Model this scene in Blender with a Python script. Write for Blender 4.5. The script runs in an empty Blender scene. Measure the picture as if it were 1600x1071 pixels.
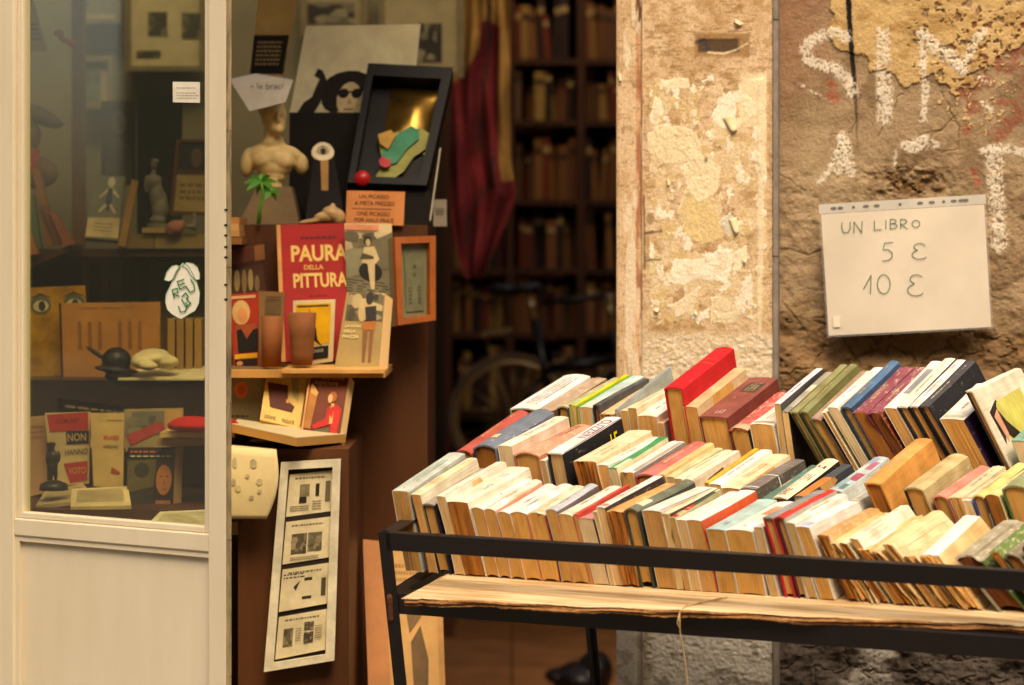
import bpy, math, random
import numpy as np
from mathutils import Vector, Matrix
random.seed(7)
scn = bpy.context.scene
COL = scn.collection
R = math.radians

# ------------------------------------------------------------------ camera
F = 4200.0                      # focal length in photo pixels (1600 wide)
HZ = 400.0                      # horizon row
CZ = 1.2                        # eye height
cam = bpy.data.cameras.new('camera'); cam_o = bpy.data.objects.new('camera', cam); COL.objects.link(cam_o)
cam_o.location = (0, 0, CZ); cam_o.rotation_euler = (R(90), 0, 0)
cam.sensor_width = 36; cam.lens = F / 1600 * 36
cam.shift_y = (HZ - 535.5) / 1600
cam.clip_end = 200
cam.dof.use_dof = True; cam.dof.focus_distance = 4.05; cam.dof.aperture_fstop = 4.5
scn.camera = cam_o

# ------------------------------------------------------------------ light
SUN_EL, SUN_AZ = R(56), R(172)      # azimuth measured from +Y clockwise; sun behind the camera, high over the street
w = bpy.data.worlds.new('World'); scn.world = w; w.use_nodes = True
wn = w.node_tree.nodes; wl = w.node_tree.links
sky = wn.new('ShaderNodeTexSky'); sky.sky_type = 'NISHITA'; sky.sun_disc = False
sky.sun_elevation = SUN_EL; sky.sun_rotation = SUN_AZ; sky.dust_density = 4.0; sky.air_density = 1.0
wn['Background'].inputs[1].default_value = 0.15
wl.new(sky.outputs[0], wn['Background'].inputs[0])
sun = bpy.data.lights.new('sun', 'SUN'); sun_o = bpy.data.objects.new('sun', sun); COL.objects.link(sun_o)
sun.energy = 1.35; sun.angle = R(34); sun.color = (1.0, 0.90, 0.76)
sd = Vector((math.sin(SUN_AZ) * math.cos(SUN_EL), math.cos(SUN_AZ) * math.cos(SUN_EL), math.sin(SUN_EL)))
sun_o.rotation_euler = sd.to_track_quat('Z', 'Y').to_euler()
scn.view_settings.view_transform = 'Standard'; scn.view_settings.look = 'None'
scn.view_settings.exposure = 0.95; scn.view_settings.gamma = 1.0
scn.view_settings.use_white_balance = True
scn.view_settings.white_balance_temperature = 7900
scn.view_settings.white_balance_tint = 12
scn.cycles.max_bounces = 6; scn.cycles.diffuse_bounces = 4; scn.cycles.glossy_bounces = 3
scn.cycles.transparent_max_bounces = 8; scn.cycles.caustics_reflective = False; scn.cycles.caustics_refractive = False

# ------------------------------------------------------------------ helpers
def at(px, py, D):
    return Vector(((px - 800) / F * D, D, CZ - (py - HZ) / F * D))
def lin(c):
    if isinstance(c, str):
        c = [int(c[i:i + 2], 16) / 255 for i in (0, 2, 4)]
    return tuple((v / 12.92 if v <= 0.04045 else ((v + 0.055) / 1.055) ** 2.4) for v in c)
_m = {}
def nodes_of(m):
    m.use_nodes = True
    return m.node_tree.nodes, m.node_tree.links, m.node_tree.nodes['Principled BSDF']
def N(nt, typ, **k):
    n = nt.new('ShaderNode' + typ)
    for a, b in k.items(): setattr(n, a, b)
    return n
def mat(key, c, rough=0.6, var=0.12, scale=30, bump=0.15, coord='Object', stretch=(1, 1, 1), metal=0.0, spec=0.3, bscale=None, c2=None, bdist=0.002, specks=0):
    """solid paint / paper / cloth with uneven tone and relief"""
    k = (key, str(c), rough, var, scale, bump, metal)
    if k in _m: return _m[k]
    m = bpy.data.materials.new(key); nt, L, p = nodes_of(m)
    tc = N(nt, 'TexCoord'); mp = N(nt, 'Mapping'); L.new(tc.outputs[coord], mp.inputs[0]); mp.inputs['Scale'].default_value = stretch
    n1 = N(nt, 'TexNoise'); n1.inputs['Scale'].default_value = scale; n1.inputs['Detail'].default_value = 5; n1.inputs['Roughness'].default_value = 0.65
    L.new(mp.outputs[0], n1.inputs['Vector'])
    rgb = lin(c); dark = tuple(v * (1 - 2.2 * var) for v in rgb) if c2 is None else lin(c2)
    lite = tuple(min(0.9, v * (1 + 1.2 * var)) for v in rgb)
    cr = N(nt, 'ValToRGB'); cr.color_ramp.elements[0].position = 0.30; cr.color_ramp.elements[1].position = 0.68
    cr.color_ramp.elements[0].color = (*dark, 1); cr.color_ramp.elements[1].color = (*lite, 1)
    L.new(n1.outputs[0], cr.inputs[0]); L.new(cr.outputs[0], p.inputs['Base Color'])
    p.inputs['Roughness'].default_value = rough; p.inputs['Metallic'].default_value = metal; p.inputs['Specular IOR Level'].default_value = spec
    if bump:
        n2 = N(nt, 'TexNoise'); n2.inputs['Scale'].default_value = bscale or scale * 5; n2.inputs['Detail'].default_value = 4
        L.new(mp.outputs[0], n2.inputs['Vector'])
        b = N(nt, 'Bump'); b.inputs['Strength'].default_value = bump; b.inputs['Distance'].default_value = bdist
        L.new(n2.outputs[0], b.inputs['Height']); L.new(b.outputs[0], p.inputs['Normal'])
    if specks:
        n5 = N(nt, 'TexNoise'); n5.inputs['Scale'].default_value = specks; n5.inputs['Detail'].default_value = 3; L.new(tc.outputs[coord], n5.inputs['Vector'])
        n6 = N(nt, 'TexNoise'); n6.inputs['Scale'].default_value = specks / 12; n6.inputs['Detail'].default_value = 4; L.new(tc.outputs[coord], n6.inputs['Vector'])
        sm = N(nt, 'Math', operation='MULTIPLY_ADD'); sm.inputs[1].default_value = .535; L.new(n6.outputs[0], sm.inputs[0]); L.new(n5.outputs[0], sm.inputs[2])
        c5 = N(nt, 'ValToRGB'); c5.color_ramp.elements[0].position = .985; c5.color_ramp.elements[1].position = 1.0 - .0; c5.color_ramp.elements[0].position = 1.0; c5.color_ramp.elements[1].position = 1.0 - .0; L.new(sm.outputs[0], c5.inputs[0])
        m5 = N(nt, 'MixRGB'); m5.inputs[2].default_value = (*lin('6e5a3a'), 1); L.new(c5.outputs[0], m5.inputs[0]); L.new(cr.outputs[0], m5.inputs[1]); L.new(m5.outputs[0], p.inputs['Base Color'])
    _m[k] = m; return m

def paper_cover(c, worn=0.35, rough=0.5, edge='e8dcc2', cloth=False):
    """book cover: UV u across the spine / boards in metres, v along the book; scuffs, long creases, yellowing"""
    k = ('cov', c, worn, rough, cloth)
    if k in _m: return _m[k]
    m = bpy.data.materials.new('cloth_cover' if cloth else 'paper_cover'); nt, L, p = nodes_of(m)
    uv = N(nt, 'UVMap'); oi = N(nt, 'ObjectInfo')
    cmb = N(nt, 'CombineXYZ'); mlt = N(nt, 'Math', operation='MULTIPLY'); mlt.inputs[1].default_value = 9.0
    L.new(oi.outputs['Random'], mlt.inputs[0]); L.new(mlt.outputs[0], cmb.inputs[2])
    add = N(nt, 'VectorMath', operation='ADD'); L.new(uv.outputs[0], add.inputs[0]); L.new(cmb.outputs[0], add.inputs[1])
    base = lin(c)
    n1 = N(nt, 'TexNoise'); n1.inputs['Scale'].default_value = 28; n1.inputs['Detail'].default_value = 5; L.new(add.outputs[0], n1.inputs['Vector'])
    cr = N(nt, 'ValToRGB'); cr.color_ramp.elements[0].position = 0.28; cr.color_ramp.elements[1].position = 0.72
    cr.color_ramp.elements[0].color = (*[v * 0.72 * f for v, f in zip(base, (1, 0.95, 0.82))], 1)
    cr.color_ramp.elements[1].color = (*[min(0.86, v * 1.1) for v in base], 1); L.new(n1.outputs[0], cr.inputs[0])
    mp = N(nt, 'Mapping'); mp.inputs['Scale'].default_value = (420, 14, 1); L.new(add.outputs[0], mp.inputs[0])
    n2 = N(nt, 'TexNoise'); n2.inputs['Scale'].default_value = 1; n2.inputs['Detail'].default_value = 3; L.new(mp.outputs[0], n2.inputs['Vector'])
    mp3 = N(nt, 'Mapping'); mp3.inputs['Scale'].default_value = (160, 60, 1); L.new(add.outputs[0], mp3.inputs[0])
    n3 = N(nt, 'TexNoise'); n3.inputs['Scale'].default_value = 1; n3.inputs['Detail'].default_value = 8; n3.inputs['Roughness'].default_value = 0.75; L.new(mp3.outputs[0], n3.inputs['Vector'])
    st = N(nt, 'ValToRGB'); st.color_ramp.elements[0].position = 0.63 - 0.1 * worn; st.color_ramp.elements[1].position = 0.74 - 0.1 * worn
    L.new(n3.outputs[0], st.inputs[0])
    mx = N(nt, 'MixRGB'); mf = N(nt, 'Math', operation='MULTIPLY'); mf.inputs[1].default_value = min(0.8, worn * 1.3)
    L.new(st.outputs[0], mf.inputs[0]); L.new(mf.outputs[0], mx.inputs[0]); L.new(cr.outputs[0], mx.inputs[1])
    lum = sum(base) / 3
    e = lin(edge) if lum < 0.45 else tuple(v * 0.55 for v in lin('c0a070'))
    mx.inputs[2].default_value = (*e, 1)
    mx2 = N(nt, 'MixRGB', blend_type='MULTIPLY'); mx2.inputs[0].default_value = 0.28
    c2 = N(nt, 'ValToRGB'); c2.color_ramp.elements[0].position = 0.36; c2.color_ramp.elements[1].position = 0.5
    c2.color_ramp.elements[0].color = (0.5, 0.42, 0.33, 1); L.new(n2.outputs[0], c2.inputs[0])
    L.new(mx.outputs[0], mx2.inputs[1]); L.new(c2.outputs[0], mx2.inputs[2]); L.new(mx2.outputs[0], p.inputs['Base Color'])
    p.inputs['Roughness'].default_value = rough + (0.3 if cloth else 0); p.inputs['Specular IOR Level'].default_value = 0.2 if cloth else 0.4
    b = N(nt, 'Bump'); b.inputs['Strength'].default_value = 0.35; b.inputs['Distance'].default_value = 0.0012
    if cloth:
        n4 = N(nt, 'TexNoise'); n4.inputs['Scale'].default_value = 900; L.new(uv.outputs[0], n4.inputs['Vector']); L.new(n4.outputs[0], b.inputs['Height']); b.inputs['Strength'].default_value = 0.25
    else: L.new(n2.outputs[0], b.inputs['Height'])
    L.new(b.outputs[0], p.inputs['Normal'])
    _m[k] = m; return m

PAGE = {'tan': ('d09e5e', 'a4743a'), 'gold': ('d29e58', 'ac7834'), 'brown': ('a96a30', '6a3c16'), 'cream': ('d9b47c', 'b88a50'), 'pale': ('e0c69a', 'c2a070'), 'dark': ('7c4624', '40200e')}
def page_mat(tone):
    k = ('pg', tone)
    if k in _m: return _m[k]
    a, b_ = PAGE[tone]
    m = bpy.data.materials.new('page_edges'); nt, L, p = nodes_of(m)
    uv = N(nt, 'UVMap'); oi = N(nt, 'ObjectInfo'); cmb = N(nt, 'CombineXYZ'); ml = N(nt, 'Math', operation='MULTIPLY'); ml.inputs[1].default_value = 7
    L.new(oi.outputs['Random'], ml.inputs[0]); L.new(ml.outputs[0], cmb.inputs[2])
    add = N(nt, 'VectorMath', operation='ADD'); L.new(uv.outputs[0], add.inputs[0]); L.new(cmb.outputs[0], add.inputs[1])
    mp = N(nt, 'Mapping'); mp.inputs['Scale'].default_value = (900, 10, 1); L.new(add.outputs[0], mp.inputs[0])
    n1 = N(nt, 'TexNoise'); n1.inputs['Scale'].default_value = 1; n1.inputs['Detail'].default_value = 4; n1.inputs['Roughness'].default_value = 0.7; L.new(mp.outputs[0], n1.inputs['Vector'])
    mp2 = N(nt, 'Mapping'); mp2.inputs['Scale'].default_value = (60, 22, 1); L.new(add.outputs[0], mp2.inputs[0])
    n2 = N(nt, 'TexNoise'); n2.inputs['Scale'].default_value = 1; n2.inputs['Detail'].default_value = 6; L.new(mp2.outputs[0], n2.inputs['Vector'])
    ad = N(nt, 'Math', operation='ADD'); L.new(n1.outputs[0], ad.inputs[0])
    m3 = N(nt, 'Math', operation='MULTIPLY'); m3.inputs[1].default_value = 0.9; L.new(n2.outputs[0], m3.inputs[0]); L.new(m3.outputs[0], ad.inputs[1])
    cr = N(nt, 'ValToRGB'); cr.color_ramp.elements[0].position = 0.62; cr.color_ramp.elements[1].position = 1.0
    cr.color_ramp.elements[0].color = (*lin(b_), 1); cr.color_ramp.elements[1].color = (*lin(a), 1); L.new(ad.outputs[0], cr.inputs[0])
    hs = N(nt, 'HueSaturation'); mr = N(nt, 'MapRange'); mr.inputs[3].default_value = 0.82; mr.inputs[4].default_value = 1.14
    L.new(oi.outputs['Random'], mr.inputs[0]); L.new(mr.outputs[0], hs.inputs['Value']); L.new(cr.outputs[0], hs.inputs['Color'])
    L.new(hs.outputs[0], p.inputs['Base Color']); p.inputs['Roughness'].default_value = 0.85; p.inputs['Specular IOR Level'].default_value = 0.15
    b = N(nt, 'Bump'); b.inputs['Strength'].default_value = 0.5; b.inputs['Distance'].default_value = 0.001; L.new(n1.outputs[0], b.inputs['Height']); L.new(b.outputs[0], p.inputs['Normal'])
    _m[k] = m; return m

class MB:
    """mesh builder with material slots and a UV layer"""
    def __init__(s): s.v = []; s.f = []; s.mi = []; s.mats = []; s.uv = {}
    def slot(s, m):
        if m not in s.mats: s.mats.append(m)
        return s.mats.index(m)
    def add(s, vs, fs, m, uvs=None):
        o = len(s.v); s.v += [tuple(v) for v in vs]; k = s.slot(m)
        for f in fs: s.f.append([i + o for i in f]); s.mi.append(k)
        if uvs:
            for i, u in enumerate(uvs): s.uv[o + i] = u
    def box(s, c, sz, m, M=None):
        x, y, z = [q / 2 for q in sz]
        vs = [Vector((a * x, b * y, d * z)) for a in (-1, 1) for b in (-1, 1) for d in (-1, 1)]
        if M is not None: vs = [M @ v for v in vs]
        vs = [v + Vector(c) for v in vs]
        s.add(vs, [(0, 1, 3, 2), (4, 6, 7, 5), (0, 4, 5, 1), (2, 3, 7, 6), (0, 2, 6, 4), (1, 5, 7, 3)], m)
    def hexa(s, q, t, m):
        """slab from four corner points (TL,TR,BR,BL) given a thickness vector"""
        q = [Vector(p) for p in q]; t = Vector(t)
        vs = q + [p + t for p in q]
        s.add(vs, [(0, 1, 2, 3), (7, 6, 5, 4), (0, 4, 5, 1), (1, 5, 6, 2), (2, 6, 7, 3), (3, 7, 4, 0)], m)
    def tube(s, pts, r, m, n=8, caps=True):
        pts = [Vector(p) for p in pts]; rs = r if isinstance(r, (list, tuple)) else [r] * len(pts)
        vs = []; fs = []; up = None
        for i, p in enumerate(pts):
            d = (pts[min(i + 1, len(pts) - 1)] - pts[max(i - 1, 0)]).normalized()
            if up is None: up = d.orthogonal().normalized()
            up = (up - up.dot(d) * d); up = up.normalized() if up.length > 1e-5 else d.orthogonal().normalized()
            sd_ = d.cross(up)
            for k in range(n):
                a = 2 * math.pi * k / n
                vs.append(p + rs[i] * (math.cos(a) * up + math.sin(a) * sd_))
        for i in range(len(pts) - 1):
            for k in range(n):
                fs.append((i * n + k, i * n + (k + 1) % n, (i + 1) * n + (k + 1) % n, (i + 1) * n + k))
        if caps: fs.append(tuple(range(n))[::-1]); fs.append(tuple((len(pts) - 1) * n + k for k in range(n)))
        s.add(vs, fs, m)
    def grid(s, fn, nu, nv, m, uv=None):
        vs = [fn(i / nu, j / nv) for j in range(nv + 1) for i in range(nu + 1)]
        fs = [(j * (nu + 1) + i, j * (nu + 1) + i + 1, (j + 1) * (nu + 1) + i + 1, (j + 1) * (nu + 1) + i) for j in range(nv) for i in range(nu)]
        s.add(vs, fs, m, [(i / nu, j / nv) for j in range(nv + 1) for i in range(nu + 1)] if uv is None else uv)
    def lathe(s, prof, c, m, n=24, M=None):
        vs = []; fs = []
        for r, z in prof:
            for k in range(n):
                a = 2 * math.pi * k / n; v = Vector((r * math.cos(a), r * math.sin(a), z))
                if M is not None: v = M @ v
                vs.append(v + Vector(c))
        for i in range(len(prof) - 1):
            for k in range(n): fs.append((i * n + k, i * n + (k + 1) % n, (i + 1) * n + (k + 1) % n, (i + 1) * n + k))
        s.add(vs, fs, m)
    def build(s, name, parent=None, smooth=False, loc=None):
        me = bpy.data.meshes.new(name)
        if loc is not None: s.v = [tuple(Vector(v) - Vector(loc)) for v in s.v]
        me.from_pydata(s.v, [], s.f)
        for m in s.mats: me.materials.append(m)
        me.polygons.foreach_set('material_index', s.mi)
        if s.uv:
            ul = me.uv_layers.new(name='UVMap')
            for lp in me.loops: ul.data[lp.index].uv = s.uv.get(lp.vertex_index, (0, 0))
        if smooth: me.polygons.foreach_set('use_smooth', [True] * len(me.polygons))
        me.update()
        o = bpy.data.objects.new(name, me); COL.objects.link(o)
        if loc is not None: o.location = loc
        if parent is not None: o.parent = parent
        return o
def tag(o, label=None, cat=None, group=None, kind=None):
    if label: o['label'] = label
    if cat: o['category'] = cat
    if group: o['group'] = group
    if kind: o['kind'] = kind
    return o
def empty(name, label, cat, loc=(0, 0, 0), group=None):
    o = bpy.data.objects.new(name, None); o.empty_display_size = 0.05; COL.objects.link(o); o.location = loc
    return tag(o, label, cat, group)
def obj(mb, name, root, smooth=False):
    """mesh given in world coordinates, parented to a root that sits elsewhere"""
    o = mb.build(name, root, smooth)
    if root is not None: bpy.context.view_layer.update; o.matrix_parent_inverse = Matrix.Translation(-Vector(root.location))
    return o
_fc = {}
def glyphs(txt, size, bold=0.0, shear=0.0):
    """flat outline mesh of a word, origin at its centre; returns verts, faces, width"""
    k = (txt, size, bold, shear)
    if k in _fc: return _fc[k]
    cu = bpy.data.curves.new('t', 'FONT'); cu.body = txt; cu.size = size; cu.offset = bold * size; cu.shear = shear
    cu.align_x = 'CENTER'; cu.align_y = 'CENTER'; cu.resolution_u = 3
    o = bpy.data.objects.new('t', cu); COL.objects.link(o)
    dg = bpy.context.evaluated_depsgraph_get(); me = bpy.data.meshes.new_from_object(o.evaluated_get(dg))
    vs = [tuple(v.co) for v in me.vertices]; fs = [tuple(p.vertices) for p in me.polygons]
    bpy.data.objects.remove(o); bpy.data.curves.remove(cu); bpy.data.meshes.remove(me)
    _fc[k] = (vs, fs); return vs, fs
def blob(name, parts, m, parent, voxel=0.004, smooth=6, root=None):
    """one continuous surface fused from ellipsoids: parts = (centre, radii, optional rotation euler)"""
    mb = MB()
    for q in parts:
        c, r = Vector(q[0]), q[1]; E = (Matrix.Identity(3) if len(q) < 3 else Vector(q[2]) and __import__('mathutils').Euler(q[2]).to_matrix())
        n, k = 16, 10; vs = []; fs = []
        for i in range(k + 1):
            t = math.pi * i / k
            for j in range(n):
                a = 2 * math.pi * j / n
                vs.append(c + E @ Vector((r[0] * math.sin(t) * math.cos(a), r[1] * math.sin(t) * math.sin(a), r[2] * math.cos(t))))
        for i in range(k):
            for j in range(n): fs.append((i * n + j, (i + 1) * n + j, (i + 1) * n + (j + 1) % n, i * n + (j + 1) % n))
        mb.add(vs, fs, m)
    o = obj(mb, name, parent, True) if parent is not None else mb.build(name, None, True)
    md = o.modifiers.new('fuse', 'REMESH'); md.mode = 'VOXEL'; md.voxel_size = voxel; md.use_smooth_shade = True
    ms = o.modifiers.new('soften', 'SMOOTH'); ms.iterations = smooth
    return o
# ------------------------------------------------------------------ numpy noise
def _lat(ix, iy, seed):
    n = (ix.astype(np.int64) * 374761393 + iy.astype(np.int64) * 668265263 + seed * 1442695041) & 0x7fffffff
    n = ((n ^ (n >> 13)) * 1274126177) & 0x7fffffff
    n = (n ^ (n >> 16)) & 0xffff
    return n / 65535.0
def vn(x, y, seed=0):
    ix = np.floor(x); iy = np.floor(y); fx = x - ix; fy = y - iy
    fx = fx * fx * (3 - 2 * fx); fy = fy * fy * (3 - 2 * fy)
    a = _lat(ix, iy, seed); b = _lat(ix + 1, iy, seed); c = _lat(ix, iy + 1, seed); d = _lat(ix + 1, iy + 1, seed)
    return (a * (1 - fx) + b * fx) * (1 - fy) + (c * (1 - fx) + d * fx) * fy
def fbm(x, y, seed=0, o=5, g=0.55):
    s = 0; a = 1; t = 0
    for k in range(o):
        s = s + a * vn(x * 2 ** k + 17.3 * k, y * 2 ** k - 9.1 * k, seed + k); t += a; a *= g
    return s / t
def ss(e0, e1, x):
    t = np.clip((x - e0) / (e1 - e0), 0, 1); return t * t * (3 - 2 * t)
def seg(X, Y, pts, jx=0, jy=0):
    """distance to a polyline"""
    d = np.full(X.shape, 1e9)
    for (x0, y0), (x1, y1) in zip(pts[:-1], pts[1:]):
        vx, vy = x1 - x0, y1 - y0; t = np.clip(((X - x0) * vx + (Y - y0) * vy) / (vx * vx + vy * vy + 1e-9), 0, 1)
        d = np.minimum(d, np.hypot(X - x0 - t * vx, Y - y0 - t * vy))
    return d
def inpoly(X, Y, pts):
    c = np.zeros(X.shape, bool); n = len(pts); j = n - 1
    for i in range(n):
        xi, yi = pts[i]; xj, yj = pts[j]
        q = ((yi > Y) != (yj > Y)) & (X < (xj - xi) * (Y - yi) / (yj - yi + 1e-9) + xi); c ^= q; j = i
    return c
def mixc(C, c, a):
    c = np.array(lin(c)); return C * (1 - a[..., None]) + c * a[..., None]

# ------------------------------------------------------------------ the wall front
WY = R(12); WU = Vector((math.cos(WY), -math.sin(WY), 0)); WN = Vector((-math.sin(WY), -math.cos(WY), 0))
WO = Vector((163 / F * 4.6, 4.6, 0))
def wall_pt(px, py, off=0.0):
    d = Vector(((px - 800) / F, 1, -(py - HZ) / F)); c = Vector((0, 0, CZ))
    t = ((WO + WN * off) - c).dot(WN) / d.dot(WN); return c + d * t
def wall_s(px): return (wall_pt(px, HZ) - WO).dot(WU)
def painted_sheet(name, s, z, off, cfun, parent=None, rough=0.9, closed_back=0.25):
    """dense sheet on the wall plane; cfun(X,Y,S,Z) -> relief (m), colour"""
    S, Z = np.meshgrid(s, z); ps = np.stack([WO.x + S * WU.x + off * WN.x, WO.y + S * WU.y + off * WN.y, Z], -1)
    X = 800 + F * ps[..., 0] / ps[..., 1]; Y = HZ - F * (ps[..., 2] - CZ) / ps[..., 1]
    H, C = cfun(X, Y, S, Z)
    ps[..., 0] += H * WN.x; ps[..., 1] += H * WN.y
    nz, ns = S.shape; idx = np.arange(nz * ns).reshape(nz, ns)
    f = np.stack([idx[:-1, :-1], idx[:-1, 1:], idx[1:, 1:], idx[1:, :-1]], -1).reshape(-1, 4)
    co = ps.reshape(-1, 3)
    # skirt back from the rim so that the sheet is the face of a solid slab
    rim = np.concatenate([idx[0, :], idx[1:, -1], idx[-1, -2::-1], idx[-2:0:-1, 0]])
    back = co[rim] - np.array([WN.x, WN.y, 0]) * closed_back; nb = len(rim); o = len(co)
    bi = np.arange(nb) + o; f2 = np.stack([rim, bi, np.roll(bi, -1), np.roll(rim, -1)], -1)
    co = np.concatenate([co, back]); f = np.concatenate([f, f2])
    C4 = np.concatenate([C.reshape(-1, 3), C.reshape(-1, 3)[rim]]); C4 = np.concatenate([np.clip(C4, 0, 1), np.ones((len(C4), 1))], 1)
    me = bpy.data.meshes.new(name); me.vertices.add(len(co)); me.vertices.foreach_set('co', co.ravel().astype(np.float32))
    me.loops.add(f.size); me.loops.foreach_set('vertex_index', f.ravel().astype(np.int32))
    me.polygons.add(len(f)); me.polygons.foreach_set('loop_start', (np.arange(len(f)) * 4).astype(np.int32)); me.polygons.foreach_set('loop_total', np.full(len(f), 4, np.int32))
    me.update(); me.validate()
    at_ = me.color_attributes.new('paint', 'FLOAT_COLOR', 'POINT'); at_.data.foreach_set('color', C4.ravel().astype(np.float32))
    m = bpy.data.materials.new(name + '_surface'); nt, L, p = nodes_of(m)
    va = N(nt, 'VertexColor', layer_name='paint'); tc = N(nt, 'TexCoord')
    n1 = N(nt, 'TexNoise'); n1.inputs['Scale'].default_value = 350; n1.inputs['Detail'].default_value = 5; L.new(tc.outputs['Object'], n1.inputs['Vector'])
    mr = N(nt, 'MapRange'); mr.inputs[1].default_value = 0.3; mr.inputs[2].default_value = 0.7; mr.inputs[3].default_value = 0.80; mr.inputs[4].default_value = 1.15
    L.new(n1.outputs[0], mr.inputs[0])
    mx = N(nt, 'VectorMath', operation='SCALE'); L.new(va.outputs[0], mx.inputs[0]); L.new(mr.outputs[0], mx.inputs['Scale'])
    L.new(mx.outputs[0], p.inputs['Base Color']); p.inputs['Roughness'].default_value = rough; p.inputs['Specular IOR Level'].default_value = 0.15
    b = N(nt, 'Bump'); b.inputs['Strength'].default_value = 0.6; b.inputs['Distance'].default_value = 0.0015; L.new(n1.outputs[0], b.inputs['Height']); L.new(b.outputs[0], p.inputs['Normal'])
    me.materials.append(m); me.polygons.foreach_set('use_smooth', np.ones(len(f), bool))
    o = bpy.data.objects.new(name, me); COL.objects.link(o)
    if parent: o.parent = parent
    return o
def axis(a, b, lo, hi, step, coarse=0.05):
    return np.concatenate([np.arange(lo, a, coarse), np.arange(a, b, step), np.arange(b, hi, coarse), [hi]])

def wall_fun(X, Y, S, Z):
    sx, sy = S * 1000, Z * 1000                      # mm
    jx = (fbm(sx / 22, sy / 22, 3) - .5) * 46; jy = (fbm(sx / 22, sy / 22, 9) - .5) * 46
    fine = fbm(sx / 3.5, sy / 3.5, 21, 4); mid = fbm(sx / 40, sy / 30, 5); big = fbm(sx / 120, sy / 90, 33)
    C = np.zeros(X.shape + (3,)) + np.array(lin('a68c6a'))
    C = mixc(C, '8a7152', ss(.40, .66, mid)); C = mixc(C, 'b59d78', ss(.5, .75, big) * .5)
    H = (mid - .5) * .004 + (fine - .5) * .0016
    # reddish wash at the upper left and along the pillar
    a = ss(1345, 1240, X + jx) * ss(190, 60, Y + jy); C = mixc(C, '94644a', a * .6)
    a = ss(1262, 1222, X + jx * .5) * ss(420, 100, Y); C = mixc(C, '946c50', a * .4)
    # yellow upper coat with a broken edge
    yp = [(1318, -400), (1300, 20), (1296, 60), (1310, 86), (1352, 88), (1362, 108), (1398, 116), (1412, 132), (1432, 128), (1456, 120), (1478, 128), (1500, 144), (1518, 146), (1530, 112), (1560, 84), (1600, 74), (2300, 60), (2300, -400)]
    Xj, Yj = X + jx * .7, Y + jy * .9
    inn = inpoly(Xj, Yj, yp); holes = (fbm(sx / 9, sy / 9, 41) > .66 - .07 * ss(1400, 1600, X)) & (ss(1380, 1500, X + jx) > .3)
    yel = inn & ~holes
    under = inpoly(X + jx * .4, Y + jy * .4, [(1480, 30), (1500, 160), (1555, 230), (1600, 190), (1800, 200), (1800, -300), (1500, -300)])
    C = np.where(under[..., None], mixc(C, '96553f', ss(.40, .62, fbm(sx / 14, sy / 14, 55)) * .8), C)
    Cy = mixc(np.zeros(C.shape) + np.array(lin('cba970')), 'b08c54', ss(.45, .7, fbm(sx / 30, sy / 16, 61))); C = np.where(yel[..., None], Cy, C)
    H = H + ss(.5, .5001, yel * 1.0) * .0028
    # a second flaky rim of yellow chips below the coat
    chips = (fbm(sx / 7, sy / 7, 71) > .70) & inpoly(X, Y, [(1400, 110), (1520, 230), (1590, 170), (1600, 90), (1500, 60)])
    C = np.where(chips[..., None], np.array(lin('cfae78')), C); H = H + chips * .0015
    # lower zone: crumbling render and bare stone
    low = ss(455, 560, Y + jy * 2 + (1600 - X) * .06); rock = fbm(sx / 55, sy / 36, 77, 4, .5); vein = np.abs(fbm(sx / 46, sy / 34, 81, 4) - .5)
    C = mixc(C, '7d5c38', low * .8); C = mixc(C, '5e4529', low * ss(.07, .0, vein) * .55); C = mixc(C, '9a7a50', low * ss(.55, .72, rock) * .7)
    H = H + low * ((rock - .5) * .027 - ss(.05, 0, vein) * .003)
    dig = np.exp(-(((X - 1420) / 60) ** 2 + ((Y - 285) / 26) ** 2)); C = mixc(C, '6c5030', np.clip(dig * ss(.40, .6, fbm(sx / 14, sy / 12, 83)) * 1.3, 0, 1)); H = H - dig * .008 * ss(.3, .7, fbm(sx / 16, sy / 14, 83)) * 1.6
    midr = ss(190, 330, Y + jy) * (1 - low); H = H + midr * (fbm(sx / 18, sy / 15, 91) - .5) * .007
    # below the stall: darker grey render with a pale smear
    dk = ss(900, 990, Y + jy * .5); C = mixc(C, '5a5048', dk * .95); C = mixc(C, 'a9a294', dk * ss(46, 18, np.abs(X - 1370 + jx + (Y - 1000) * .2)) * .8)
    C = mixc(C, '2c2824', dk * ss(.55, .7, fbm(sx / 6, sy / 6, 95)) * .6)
    # cracks
    for pts, wd in (([(1216, 390), (1242, 394), (1262, 397), (1282, 393)], 1.5), ([(1298, 210), (1300, 206), (1318, 210), (1332, 206), (1345, 150)], .9), ([(1372, 215), (1390, 180), (1402, 150), (1412, 146)], .8),
                    ([(1468, 146), (1482, 168), (1490, 186), (1470, 202), (1452, 214)], .9), ([(1490, 186), (1499, 196), (1497, 232), (1470, 238)], .8), ([(1218, 270), (1235, 280), (1258, 300)], .8), ([(1225, 470), (1244, 500), (1262, 520), (1258, 540)], 1.6), ([(1470, 204), (1440, 212), (1425, 220)], .7)):
        d = seg(X + jx * .25, Y + jy * .25, pts); a = ss(wd + 1.2, wd * .3, d); C = mixc(C, '6a5230', a * .6); H = H - a * .0012
    # black tar line
    d = seg(X + jx * .06, Y, [(1322, -60), (1326, 0), (1331, 88), (1336, 150), (1341, 235)]); wd = 3.4 * ss(260, 80, Y) + .7
    C = mixc(C, '1d1a14', ss(wd + 1, wd - .8, d + (fine - .5) * 3) * (1 - .6 * ss(90, 240, Y)))
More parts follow.
